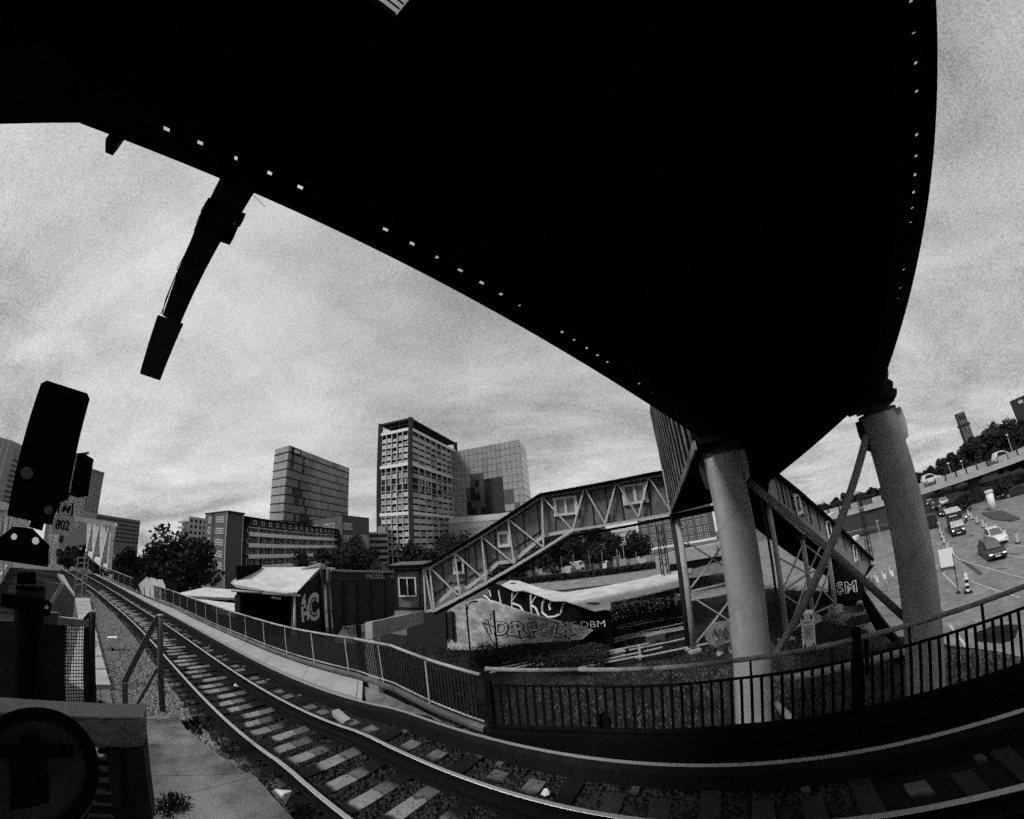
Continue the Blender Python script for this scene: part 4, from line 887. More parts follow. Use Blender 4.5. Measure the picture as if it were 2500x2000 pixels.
# tall gridded tower under refurbishment
zt_ = H + 63; Lp, Cp, Rp = azd(-23.4, 182), azd(-18.2, 169.5), azd(-10.4, 217)
t = thing('grid_tower', 'tall gridded apartment tower with open frame roof storey', 'tower', (Cp.x, Cp.y, ZG)); Q = [Lp, Cp, Rp, fourth(Lp, Cp, Rp)]
cen = sum(Q, Vector()) / 4; Qi = [p + (cen - p).normalized() * 1.6 for p in Q]
MB().prism([Vector((p.x, p.y, ZG)) for p in Qi], (0, 0, zt_ - 5 - ZG)).build('core', m_glass, t)
MB().prism([Vector((p.x, p.y, zt_ - .9)) for p in [q + (q - cen).normalized() * .4 for q in Q]], (0, 0, .9)).build('roof', m_brickd, t)
for p in Q: MB().box((p.x, p.y, (zt_ + ZG) / 2), (1.1, .3, 0), (-.3, 1.1, 0), (0, 0, (zt_ - ZG) / 2 - .01)).build('corner_pier', m_brickd, t)
fl, frr = Face(Lp, Cp), Face(Cp, Rp); st0 = zt_ - 8.2; fh = 3.25
for f, n in ((fl, 5), (frr, 8)):
    for z_, h_ in ((zt_ - 6.2, 1.6), (zt_ - 24.5, 1.6), (zt_ - 49.0, 1.6)): f.put('white_band', cube(m_white), t, f.L / 2, z_, f.L + .5, h_, .8, .3)
    for j in range(n + 1): f.put('mullion', cube(m_facade), t, 1.1 + j * (f.L - 2.2) / n, (zt_ - 6 + ZG) / 2, .42, zt_ - 6 - ZG, .9, .05)
    for j in range(4): f.put('roof_post', cube(m_dark), t, 1 + j * (f.L - 2) / 3, zt_ - 3.2, .4, 4.6, .4, -.2)
    f.put('roof_rail', cube(m_dark), t, f.L / 2, zt_ - 3.1, f.L, .3, .2, -.1)
    k = 0; z = st0 - fh / 2
    while z > -3:
        skip = abs(z - (zt_ - 24.5)) < 1.6 or abs(z - (zt_ - 49.0)) < 1.6
        mech = -36.8 < z - zt_ < -31.5
        for j in range(n):
            if skip: continue
            u = 1.1 + (j + .5) * (f.L - 2.2) / n; wd = (f.L - 2.2) / n
            if mech:
                f.put('vent_slot', cube(m_dark if rng.random() < .5 else m_facadeg), t, u + rng.uniform(-.6, .6), z, wd * .35, fh * .95, .4, -.3); continue
            mid = (f is frr and 3 <= j <= 4) or (f is fl and j in (2, 3))
            hh = fh * (.62 if not mid else rng.uniform(.35, .8))
            f.put('balcony_panel', cube(m_facadeg if mid and rng.random() < .5 or rng.random() < .25 else m_facade), t, u + (wd * .06), z - fh / 2 + hh / 2 + .2, wd * (.86 if not mid else rng.uniform(.5, .9)), hh, .18, -.1 if mid else .05)
        f.put('slab_edge', cube(m_facade), t, f.L / 2, z - fh / 2 + .08, f.L - 2.2, .26, .5, .12); z -= fh; k += 1
# mirrored glass block
zt_ = H + 55; Lp, Cp, Rp = azd(-12.5, 214), azd(.7, 192), azd(1.75, 219)
t, fl, frr, Q = block('glass_block', 'broad mirrored glass office block right of the gridded tower', Lp, Cp, Rp, zt_, ZG, m_concd)
fh = 4.05; z = zt_ - fh / 2; k = 0
while z > H + 2:
    n = 17
    for j in range(n):
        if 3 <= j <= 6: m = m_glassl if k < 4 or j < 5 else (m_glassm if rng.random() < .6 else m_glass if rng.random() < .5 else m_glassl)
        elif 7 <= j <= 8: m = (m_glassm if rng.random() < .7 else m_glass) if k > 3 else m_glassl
        elif 9 <= j <= 12: m = mat('reflection_glass', .012, .1, 0, spec=.5) if k > 4 else MATS['grey_glass']  # dark bays imitate the neighbouring tower's reflection through panel tone
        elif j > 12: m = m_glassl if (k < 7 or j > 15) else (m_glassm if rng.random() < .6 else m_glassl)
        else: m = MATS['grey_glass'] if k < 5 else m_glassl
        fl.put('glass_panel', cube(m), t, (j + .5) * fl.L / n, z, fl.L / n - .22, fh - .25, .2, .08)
    for j in range(4): frr.put('glass_panel', cube(m_glassl), t, (j + .5) * frr.L / 4, z, frr.L / 4 - .12, fh - .4, .2, .08)
    z -= fh; k += 1
z2 = H + 12.5
t = thing('office_podium', 'pale banded podium in front of the mirrored glass block', 'building', azd(-6, 185, ZG)); f = Face(azd(-12, 190), azd(0, 176))
MB().prism([f.p(0, ZG), f.p(f.L, ZG), f.p(f.L, ZG, -8), f.p(0, ZG, -8)], (0, 0, z2 - ZG)).build('wall', m_facade, t)
for i in range(5): f.put('band', cube(m_facadeg), t, f.L / 2, z2 - 3.2 - i * 4, f.L, .5, .3, .1)
for i in range(4):
    for j in range(14): f.put('glass_panel', cube(m_glassl), t, (j + .5) * f.L / 14, z2 - 5.2 - i * 4, f.L / 14 - .4, 3, .2, .06)

# brick housing block with balconies
zr = H + 6.0; m_bk = m_brick
e0, e1, e2 = azd(-50.0, 118), azd(-46.8, 95.5), azd(-44.4, 99)
t = thing('brick_housing', 'long brick housing block with white balcony bands', 'building', (e1.x, e1.y, ZG)); Q = [e0, e1, e2, fourth(e0, e1, e2)]
MB().prism([Vector((p.x, p.y, ZG)) for p in Q], (0, 0, zr - ZG)).build('end_block', m_bk, t)
c_ = sum(Q, Vector()) / 4; MB().prism([Vector((p.x, p.y, zr)) + (p - c_).normalized() * .7 for p in Q], (0, 0, .3)).build('roof', m_dark, t)
f = Face(e0, e1)
for i in range(5):
    z = zr - 1.8 - i * 2.85
    for j in range(4): f.put('window', winmesh(m_white, m_glass, 1, 2, .12), t, f.L * .62 + j * 1.9, z, 1.25, 1.45, .2, .06)
    f.put('window', winmesh(m_white, m_glassm, 2, 1, .1), t, f.L * .27, z, 2.6, 1.7, .2, .06)
for p in (e1, e2): MB().tube(Vector((p.x, p.y - .2, ZG)), Vector((p.x, p.y - .2, zr)), .09, n=6).build('downpipe', m_white, t)
w0, w1 = azd(-44.3, 101), azd(-29.6, 157); f = Face(w0, w1)
MB().prism([f.p(0, ZG, -1.6), f.p(f.L, ZG, -1.6), f.p(f.L, ZG, -11), f.p(0, ZG, -11)], (0, 0, zr - .6 - ZG)).build('long_wing', m_brickd, t)
MB().prism([f.p(-.3, zr - .6, .6), f.p(f.L + .5, zr - .6, .6), f.p(f.L + .5, zr - .6, -11.5), f.p(-.3, zr - .6, -11.5)], (0, 0, .3)).build('roof', m_dark, t)
MB().prism([f.p(2.5, zr - 2.6, -.2), f.p(f.L, zr - 2.6, -.2), f.p(f.L, zr - 2.6, -1.8), f.p(2.5, zr - 2.6, -1.8)], (0, 0, 1.95)).build('attic_wall', m_brickd, t)
for j in range(16): f.put('window', winmesh(m_white, m_glass, 1, 1, .12), t, 5 + j * (f.L - 8) / 15, zr - 1.6, 1.3, 1.1, .2, -.14)
for i in range(4):
    z = zr - 4.7 - i * 2.95
    f.put('balcony_front', cube(m_white), t, f.L / 2 + 1.2, z, f.L - 2.4, 1.05, .18, .0); f.put('balcony_slab', cube(m_facadeg), t, f.L / 2 + 1.2, z - .6, f.L - 2.4, .2, 1.7, -.75)
    for j in range(8):
        u = 4 + j * (f.L - 6) / 8
        f.put('partition', cube(m_facade), t, u + 3.2, z + 1.1, .14, 2.4, 1.5, -.8); f.put('window', winmesh(m_white, m_glass, 1, 1, .12), t, u, z + 1.15, 1.1, 1.7, .2, -1.52); f.put('window', winmesh(m_white, m_glass, 1, 1, .14), t, u + 1.8, z + 1.3, .9, 1.1, .2, -1.52)
for zz_ in (zr - 3.0,): f.put('eaves_band', cube(m_facade), t, f.L / 2 + 1, zz_, f.L - 2, .22, .3, .02)
# second brick house
zr2 = H + 11; Lp, Cp, Rp = azd(-36.7, 226), azd(-29.3, 150), azd(-25.0, 165.6)
t, fl, frr, Q = block('brick_house', 'flat topped brick house behind the balcony block', Lp, Cp, Rp, zr2, ZG, m_bk)
for j in range(9): fl.put('window', winmesh(m_white, m_glassm, 1, 1, .12), t, fl.L - 10 - j * (4.0 + (j > 3) * 2), zr2 - 4, 2.0, 2.6, .2, .06)
for i in range(3):
    for j in range(4): frr.put('window', winmesh(m_white, m_glassm, 1, 1, .12), t, 1.6 + j * 1.5, zr2 - 4.2 - i * 5.2, 1.15, 2.7, .2, .06)
c_ = sum(Q, Vector()) / 4; MB().prism([Vector((p.x, p.y, zr2)) for p in Q], (0, 0, .4)).build('roof', m_dark, t)
pnl = [frr.p(u, z, .06) for u, z in ((frr.L * .62, zr2 - 7), (frr.L * .97, zr2 - 7.8), (frr.L * .97, zr2 - 16), (frr.L * .9, zr2 - 13))]; MB().prism(pnl, frr.n * .03).build('mural', m_facadeg, t)
# infill block
t, fl, frr, Q = block('infill_office', 'narrow office with dark window bands between brick house and gridded tower', azd(-25.4, 178), azd(-25.0, 172), azd(-22.0, 172), H + 5, ZG, m_facadeg)
for i in range(5): frr.put('window_band', cube(m_glass), t, frr.L / 2, H + 3.4 - i * 2.9, frr.L - .6, 1.4, .2, .05)
MB().abox((azd(-23.6, 175).x, azd(-23.6, 175).y, H + 5), (azd(-22.6, 172).x, azd(-22.6, 172).y + 5, H + 8)).build('plant_room', m_facadeg, t)
# white house
t, fl, frr, Q = block('white_house', 'pale stepped apartment house peeping over the trees', azd(-53.2, 205), azd(-52.3, 190), azd(-47.5, 200), H + 7.8, ZG, m_facade)
for i in range(4):
    for j in range(6): frr.put('window', cube(m_glass), t, 1.6 + j * 2.4, H + 6 - i * 2.7, 1.1, 1.3, .2, .06)
    fl.put('balcony', cube(m_facadeg), t, fl.L / 2, H + 5 - i * 2.7, fl.L, .9, 2., 1.)
# slab block and high-rise on the left
t, fl, frr, Q = block('slab_block', 'wide grey slab block with rows of small dark windows behind truss bridge', azd(-66.5, 262), azd(-64.6, 255), azd(-58.9, 268), H + 4.2, ZG, mat('slab_facade', .16, .85, .25, .3, fine=20))
for i in range(6):
    for j in range(15): frr.put('window', cube(m_glass), t, (j + .5) * frr.L / 15, H + 2.4 - i * 2.35, frr.L / 15 * .6, 1.1, .2, .06)
t, fl, frr, Q = block('high_rise', 'tall high-rise with a grid of white window frames behind the signal', azd(-70.5, 330), azd(-66.3, 300), azd(-64.5, 308), H + 33, ZG, mat('tower_facade', .13, .85, .25, .3, fine=20))
for i in range(12):
    for j in range(5): frr.put('window', winmesh(m_facade, m_glass, 1, 1, .14), t, (j + .5) * frr.L / 5, H + 29 - i * 3.1, frr.L / 5 * .7, 2.2, .2, .06)
    for j in range(8): fl.put('window', winmesh(m_facade, m_glass, 1, 1, .14), t, (j + .5) * fl.L / 8, H + 29 - i * 3.1, fl.L / 8 * .7, 2.2, .2, .06)
t, fl, frr, Q = block('high_rise', 'high-rise at the picture edge left of the signal head', azd(-80, 300), azd(-76.2, 300), azd(-74.4, 312), H + 37, ZG, m_facadeg)
for i in range(12): frr.put('window_band', cube(m_glassm), t, frr.L * .6, H + 33 - i * 3.1, frr.L * .6, 1.7, .2, .06)
for j in range(6): fl.put('fin', cube(m_facade), t, (j + .5) * fl.L / 6, H + 8, .8, 55, .6, .2)

# brick office seen under the gallery
zb_ = H - 1.4; Lp, Cp, Rp = azd(18.6, 118), azd(19.0, 112), azd(30.5, 112)
t, fl, frr, Q = block('brick_office', 'brick office with white window pairs and pale ground floor under the gallery', Lp, Cp, Rp, zb_ + 2.6, ZG, m_brick)
for i in range(4):
    for j in range(9): frr.put('window', winmesh(m_facadeg, m_glassm, 2, 2, .14), t, 1.2 + j * 2.35 + (j % 2) * .25 - .12, zb_ + .2 - i * 2.35, 1.45, 1.75, .2, .06)
frr.put('fascia', cube(m_white), t, frr.L / 2, zb_ - 7.9, frr.L, .7, .6, .3)
for j in range(6): frr.put('shop_front', cube(m_glass), t, 2 + j * 4, zb_ - 9.4, 3, 2, .2, .06)
for i in (0,): frr.put('eaves', cube(m_facade), t, frr.L / 2, zb_ + 1.5, frr.L, .5, .6, .3)
t = thing('pale_hall', 'pale flat building behind trees under the gallery', 'building', azd(14.5, 150, ZG)); f = Face(azd(11.5, 150), azd(18.3, 150)); MB().prism([f.p(0, ZG), f.p(f.L, ZG), f.p(f.L, ZG, -8), f.p(0, ZG, -8)], (0, 0, H - 2.3 - ZG)).build('wall', m_facade, t)
for i in range(3): f.put('band', cube(m_facadeg), t, f.L / 2, H - 3.5 - i * 2.2, f.L, .4, .2, .1)

# ------------------------------------------------------------------ trees
def tree(name, label, base, h, rad, group=None, n=2600, leaf=.42, m=None, flat=.8, dens=34):
    base = Vector(base); t = thing(name, label, 'tree', base, group); th = h * .42
    b = MB(); b.tube(base - Vector((0, 0, .2)), base + Vector((0, 0, th)), h * .028, h * .018, 8); top = base + Vector((0, 0, th)); cl = []
    vr = h * .43 * flat / .8; cz = h - vr
    for i in range(dens):
        a = rng.uniform(0, 6.283); el = math.asin(rng.uniform(-.8, 1)); q = rad * rng.uniform(.35, .92)
        c = base + Vector((q * math.cos(a) * math.cos(el), q * math.sin(a) * math.cos(el), cz + q / rad * vr * math.sin(el))); cl.append((c, min(rad, vr) * rng.uniform(.22, .42)))
        if i < 12: b.tube(top - Vector((0, 0, th * .25 * rng.random())), c, h * .011, h * .004, 5, cap=False)
    b.build('trunk', m_bark, t)
    cnt = n; idx = rng.integers(0, len(cl), cnt); V = np.zeros((cnt, 4, 3)); g_ = rng.normal(0, 1, (cnt, 3)); g_ /= np.linalg.norm(g_, axis=1)[:, None]; g_ *= (rng.random(cnt) ** .4)[:, None]
    C = np.array([tuple(c[0]) for c in cl])[idx] + g_ * np.array([c[1] for c in cl])[idx][:, None]
    e1_ = rng.normal(0, 1, (cnt, 3)); e1_ /= np.linalg.norm(e1_, axis=1)[:, None]; e2_ = np.cross(e1_, rng.normal(0, 1, (cnt, 3))); e2_ /= np.linalg.norm(e2_, axis=1)[:, None]; s_ = leaf * rng.uniform(.5, 1.2, cnt)[:, None]
    V[:, 0] = C - e1_ * s_; V[:, 1] = C + e2_ * s_ * .55; V[:, 2] = C + e1_ * s_; V[:, 3] = C - e2_ * s_ * .55
    mb = MB(); mb.v = [tuple(v) for v in V.reshape(-1, 3)]; mb.f = [(4 * i, 4 * i + 1, 4 * i + 2, 4 * i + 3) for i in range(cnt)]; mb.m = [0] * cnt
    mb.build('crown', m or m_leafd, t); return t
def tree_px(label, x0, x1, ytop, D, name='broadleaf_tree', zb=None, **k):
    a = AD(x0, ytop + 40, D); c = AD(x1, ytop + 40, D); rad = (c - a).length / 2; ctr = (a + c) / 2; top = AD((x0 + x1) / 2, ytop, D).z; zb = STREET if zb is None else zb
    return tree(name, label, (ctr.x, ctr.y, zb), top - zb, rad, **k)
GTL = 'trees beside the western line'
tree_px('dark round tree beside the end post of the truss bridge', 262, 352, 1318, 72, zb=-8, group=GTL, leaf=.45, n=4500, flat=1.05)
tree_px('broad dark tree left of the brick housing block', 338, 530, 1298, 74, zb=-8, group=GTL, n=9000, leaf=.5, flat=1.05, dens=60)
tree_px('small tree between truss bridge and broad dark tree', 230, 300, 1345, 78, zb=-8, group=GTL, n=3000, flat=1.05)
for i, (x0, x1, yt, D, lab) in enumerate([(225, 275, 1338, 105, 'dark tree behind the right truss of the bridge'), (185, 240, 1335, 112, 'dark tree seen between the bridge diagonals'), (140, 200, 1330, 120, 'dark tree seen through the bridge portal')]): tree_px(lab, x0 - 8, x1 + 8, yt, D, zb=-9, group=GTL, n=3000, leaf=.6, flat=1.0)
tree_px('tree in front of the brick housing balconies', 690, 860, 1330, 70, n=3600, group='trees before the brick houses', leaf=.4, flat=.6)
tree_px('tree with airy crown before the flat topped brick house', 800, 935, 1318, 76, n=3200, group='trees before the brick houses', leaf=.4)
tree_px('tree at the foot of the gridded tower', 960, 1080, 1300, 66, n=3200, group='trees before the towers', leaf=.4)
tree_px('tree with wide crown just above the stair gallery roof', 1040, 1180, 1280, 70, n=3600, group='trees before the towers', leaf=.4)
tree_px('low tree beside the shed roof', 885, 985, 1375, 60, n=1500, group='trees before the towers', leaf=.35)
for i, (x0, x1, yt, D, lab) in enumerate([(1180, 1290, 1330, 74, 'dark tree under the stair gallery near its slope'), (1262, 1400, 1284, 78, 'large dark tree behind the pale zigzag roof'), (1365, 1505, 1280, 82, 'large dark tree left of the street lamps'), (1515, 1590, 1295, 88, 'slim dark tree beside the brick office'), (1655, 1700, 1330, 96, 'small tree in front of the brick office'), (1470, 1540, 1335, 92, 'bushy tree behind the street lamps'), (1300, 1440, 1278, 90, 'dark tree filling the gap under the gallery knee'), (1420, 1520, 1282, 96, 'dark tree between gallery floor and street lamps'), (1215, 1330, 1345, 84, 'low dark tree below the stair slope')]):
    tree_px(lab, x0, x1, yt, D, n=5200, dens=48, group='trees beyond the lower railway', leaf=.42, zb=STREET + 1)
HT = 'trees on the wooded slope above the street'
for i, (x0, x1, yt, D, lab) in enumerate([(1985, 2060, 1228, 125, 'leftmost tree above the overpass'), (2040, 2110, 1205, 125, 'tree behind the slim lattice mast'), (2095, 2170, 1192, 120, 'tree left of the street column'), (2150, 2240, 1155, 140, 'low tree right of the street column'), (2230, 2300, 1140, 140, 'tree below the clock tower on its left'), (2300, 2360, 1105, 135, 'tree hiding the foot of the clock tower'), (2345, 2420, 1060, 130, 'tree right of the clock tower'), (2400, 2480, 1028, 126, 'tall tree on the crest of the slope'), (2455, 2560, 1005, 122, 'tree at the right picture edge on the slope'), (2330, 2420, 1120, 112, 'lower tree in front of the clock tower slope'), (2410, 2520, 1085, 106, 'lower tree at the right edge above the overpass'), (2260, 2340, 1145, 115, 'low tree above the middle of the overpass')]):
    tree_px(lab, x0 - 14, x1 + 14, yt, D, n=4800, group=HT, leaf=.7, zb=STREET + 1, dens=44)
g = MB(); rows = []
for i in range(15):
    az = 40 + i * 4; rows.append([azd(az, 95, STREET), azd(az, 118, STREET + .8), azd(az, 150, STREET + 1), azd(az, 260, STREET - 7)])
g.sheet(rows); tag(g.build('hillside', mat('wood_floor', .03, .95, .5, 1), smooth=True), kind='structure')
# clock tower
tcw = thing('clock_tower', 'square brick clock tower rising behind the wooded slope', 'tower', azd(67.9, 300, 0)); c = azd(67.85, 300); f = Face(c + Vector((-2, 2.4, 0)), c + Vector((2, -2.4, 0)))
MB().box((c.x, c.y, H - 10), f.u * 2.9, f.n * 2.9, (0, 0, 16)).build('shaft', m_brick, tcw); MB().box((c.x, c.y, H + 9.5), f.u * 2.7, f.n * 2.7, (0, 0, 4.2)).build('belfry', m_brick, tcw); MB().box((c.x, c.y, H + 5.6), f.u * 3.4, f.n * 3.4, (0, 0, .7)).build('gallery', m_dark, tcw)
ck = Vector((c.x, c.y, H + 2.2)) + f.n * 2.95
MB().tube(ck, ck + f.n * .15, 1.9, n=28).build('clock_face', m_brickd, tcw)
for i in range(12):
    a = i * math.pi / 6; dd = f.u * math.sin(a) + Vector((0, 0, math.cos(a))); instbeam('hour_mark', m_white, tcw, ck + f.n * .25 + dd * 1.35, ck + f.n * .25 + dd * 1.8, .1, .3, f.n)
for a, l in ((.9, 1.1), (2.6, 1.5)): dd = f.u * math.sin(a) + Vector((0, 0, math.cos(a))); instbeam('clock_hand', m_white, tcw, ck + f.n * .3, ck + f.n * .3 + dd * l, .1, .22, f.n)
for i in range(3): f2 = f.u * (-1.6 + i * 1.6); MB().box(Vector((c.x, c.y, H + 10.5)) + f.n * 2.7 + f2, f.u * .4, f.n * .1, (0, 0, 1.6)).build('opening', m_black, tcw)
hb = thing('hill_building', 'dark building with roof masts on the crest at the right edge', 'building', azd(75.5, 220, 0)); f = Face(azd(73.8, 225), azd(80, 215))
MB().prism([f.p(0, STREET), f.p(f.L, STREET), f.p(f.L, STREET, -10), f.p(0, STREET, -10)], (0, 0, H + 6.5 - STREET)).build('wall', m_brickd, hb)
for j in range(3): f.put('white_panel', cube(m_facade), hb, 5 + j * 4, H + 4.5 - (j % 2) * 1.5, 2.2, 1.4, .2, .1)
for j in range(4): MB().tube(f.p(1 + j * 3, H + 6.5, -2), f.p(1 + j * 3 - .4, H + 9.5 - (j % 2), -2), .06, n=5).build('mast', m_dark, hb)

# ------------------------------------------------------------------ right stair gallery
kb = crop(1850, 1180, 5.75); RA = Vector((16.6, 20.9, 0)); RBb = Vector((37.3, 28.6, 0))
gr_ = thing('stair_gallery', 'boarded stair gallery with narrow windows descending to the street', 'stair gallery', (27, 24.7, -4))
R7 = lambda p, off=0.: PV(*k7(*p), RA, RBb, off); Rb = lambda p, off=0.: PV(*kb(*p), RA, RBb, off)
nR = Vector((RBb.y - RA.y, RA.x - RBb.x, 0)).normalized(); nR = nR if nR.y < 0 else -nR
topR = [(960, 440), (1130, 575), (1345, 765), (1660, 1065)]; botR = [(1600, 1185), (1340, 1000), (1180, 868), (930, 650)]
MB().prism([R7(p) for p in topR + botR], -nR * .1).build('wall', mat('pale_boards', .24, .9, .45, 3, .3, streak=(3, 3, .6)), gr_)
MB().prism([R7(p) - nR * 3.2 for p in topR + botR], -nR * .1).build('wall', m_wood, gr_)
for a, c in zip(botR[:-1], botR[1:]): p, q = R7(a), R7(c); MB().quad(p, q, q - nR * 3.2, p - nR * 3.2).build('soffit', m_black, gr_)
for a, c in (((960, 672), (1178, 868)),): MB().beam(R7(a, .1), R7(c, .1), .15, .16).build('stringer', m_steel, gr_)
nb = 22
def lerp2(pl, q):
    d = [math.hypot(b[0] - a[0], b[1] - a[1]) for a, b in zip(pl[:-1], pl[1:])]; s = q * sum(d)
    for i, l in enumerate(d):
        if s <= l or i == len(d) - 1: t = s / l; return (pl[i][0] + (pl[i + 1][0] - pl[i][0]) * t, pl[i][1] + (pl[i + 1][1] - pl[i][1]) * t)
        s -= l
for i in range(nb):
    q = (i + .5) / nb; a, c = R7(lerp2(topR, q), .04), R7(lerp2(botR[::-1], q), .04); c = Vector((a.x, a.y, c.z))
    instbeam('batten', m_dark if i % 2 else m_wall, gr_, a, c, .06, .16, nR)
for a, c in zip(topR[:-1], topR[1:]):
    p, q = R7((a[0] + 12, a[1] - 18), .4), R7((c[0] + 12, c[1] - 18), .4); nn = max(2, int((q - p).length / .11)); b = MB(); r0, r1 = [], []
    for j in range(nn + 1): x = p.lerp(q, j / nn) + Vector((0, 0, .04 * (1 if j % 2 else -1))); r0.append(x); r1.append(x - nR * 4)
    b.sheet([r0, r1]); b.build('roof_sheet', m_dark, gr_); MB().beam(p + Vector((0, 0, -.15)), q + Vector((0, 0, -.15)), .15, .25).build('gutter', m_black, gr_)
for pts in (((497, 150), (575, 142), (632, 435), (558, 445)), ((948, 525), (1008, 515), (1050, 760), (1000, 770)), ((1325, 850), (1368, 842), (1408, 1085), (1365, 1100))): gwin(pts, 1, gr_, Rb, .16, m_glass, .15, .08)
for p in ((1020, 450), (1370, 770)): c = Rb(p, -1.0); MB().box(c, (.7, .3, 0), (-.1, .25, 0), (0, 0, .18)).build('roof_vent', m_white, gr_)
base = [(1000, 1000), (1640, 1150), (1500, 1330), (1480, 1725), (1020, 1725)]
MB().prism([Rb(p, -.6) for p in base], -nR * .2).build('base_wall', m_black, gr_)
MB().prism([AD(*kb(*p), 37) for p in ((1060, 1100), (1330, 1180), (1480, 1330), (1470, 1640), (1060, 1640))], Vector((.15, .12, 0))).build('base_wall', m_black, gr_)
for ch, x0, x1, y0, y1 in (('S', 1098, 1210, 1400, 1565), ('M', 1212, 1405, 1385, 1540)):
    a, c = AD(*kb(x0, (y0 + y1) / 2), 36.8), AD(*kb(x1, (y0 + y1) / 2), 36.8); mid = (a + c) / 2; tw = -Vector((mid.x, mid.y, 0)).normalized(); U = Vector((-tw.y, tw.x, 0)); hS = (AD(*kb(x0, y0), 36.8) - AD(*kb(x0, y1), 36.8)).length * 1.4; wS = (c - a).length / hS * (1.7 if ch == 'S' else 1.2)
    lettering(ch, gr_, mid, U, (0, 0, 1), hS, m_spray, bold=.045, sx=wS); lettering(ch, gr_, mid + tw * .03, U, (0, 0, 1), hS, m_sprayd, bold=-.002, sx=wS)

# ------------------------------------------------------------------ trestles under the landings
def trestle(label, cols, tiers, r, zb, zts, xb=True):
    t = thing('trestle', label, 'trestle', (cols[0].x, cols[0].y, zb), 'trestles under the stair galleries')
    for c, zt__ in zip(cols, zts):
        MB().tube((c.x, c.y, zb), (c.x, c.y, zt__), r, n=18).build('leg', m_paint, t, smooth=True); MB().abox((c.x - .45, c.y - .45, zb - .3), (c.x + .45, c.y + .45, zb + .25)).build('footing', m_concl, t)
        MB().abox((c.x - .35, c.y - .35, zt__), (c.x + .35, c.y + .35, zt__ + .3)).build('head', m_dark, t)
    for a, c in zip(cols[:-1], cols[1:]):
        for z0, z1 in tiers:
            instbeam('cross_tie', m_paint, t, (a.x, a.y, z0), (c.x, c.y, z0), .12, .12)
            if xb: instbeam('cross_brace', m_paint, t, (a.x, a.y, z0), (c.x, c.y, z1), .1, .1); instbeam('cross_brace', m_paint, t, (a.x, a.y - .12, z1), (c.x, c.y - .12, z0), .1, .1)
    return t
cL0, cL1 = azd(24.95, 26.9), azd(33.6, 28.5)
trestle('tall trestle with cross bracing under the meeting point of bridge and white truss stair', [cL0, cL1], ((-6.6, -2.6), (-2.4, 1.6)), .22, PARK, (H - .3, H - .3))
c = azd(24.2, 27.3); MB().tube((c.x, c.y, PARK), (c.x, c.y, H - .2), .2, n=14).build('leg', m_dark, bpy.data.objects['trestle'], smooth=True)
cM = azd(39.05, 26.9); cM2 = azd(43.1, 31.0); cR = azd(46.4, 32.8)
trestle('trestle behind the crossed braces below the descending gallery', [cM, cM2, cR], ((-6.6, -3.6), (-3.4, -1.0)), .19, PARK, (H - .9, -.6, -2.6))
c = azd(38.2, 26.6); tag(MB().tube((c.x, c.y, PARK), (c.x, c.y, H + .3), .09, n=10).build('downpipe', m_dark), 'thin dark downpipe beside the trestle leg', 'pipe')
# notice cabinet
p0, p1, p2, p3 = [AD(*k5(*p), 24.5) for p in ((445, 290), (545, 278), (560, 515), (460, 535))]
nc = thing('notice_cabinet', 'white box cabinet with black corner stripes and printed sheet beside the trestle', 'cabinet', p3)
X = (p1 - p0); Xn = Vector((X.x, X.y, 0)).normalized(); wN = X.length * .95; hN = p0.z - p3.z; yb = Vector((-Xn.y, Xn.x, 0)); yb = yb if yb.y > 0 else -yb
o0 = p3; MB().prism([o0, o0 + Xn * wN, o0 + Xn * wN + yb * .8, o0 + yb * .8], (0, 0, hN)).build('box', m_white, nc)
for (u, z_) in ((.17, .1), (.8, .1), (.17, .9), (.8, .9)): MB().prism([o0 + Xn * (u * wN - .06) - yb * .012 + Vector((0, 0, z_ * hN - .13)), o0 + Xn * (u * wN + .05) - yb * .012 + Vector((0, 0, z_ * hN - .13)), o0 + Xn * (u * wN + .07) - yb * .012 + Vector((0, 0, z_ * hN + .13)), o0 + Xn * (u * wN - .04) - yb * .012 + Vector((0, 0, z_ * hN + .13))], yb * .008).build('stripe', m_black, nc)
MB().prism([o0 + Xn * a - yb * .012 + Vector((0, 0, z_ * hN)) for a, z_ in ((.16 * wN, .28), (.84 * wN, .28), (.84 * wN, .68), (.16 * wN, .68))], yb * .008).build('sheet', m_facade, nc)
MB().prism([o0 + Xn * a - yb * .02 + Vector((0, 0, z_ * hN)) for a, z_ in ((.3 * wN, .4), (.62 * wN, .4), (.62 * wN, .52), (.45 * wN, .6), (.3 * wN, .58))], yb * .006).build('print', m_facadeg, nc)
MB().prism([o0 + Xn * a - yb * .016 + Vector((0, 0, z_ * hN)) for a, z_ in ((.2 * wN, .745), (.75 * wN, .745), (.75 * wN, .77), (.2 * wN, .77))], yb * .006).build('heading_line', m_concd, nc)

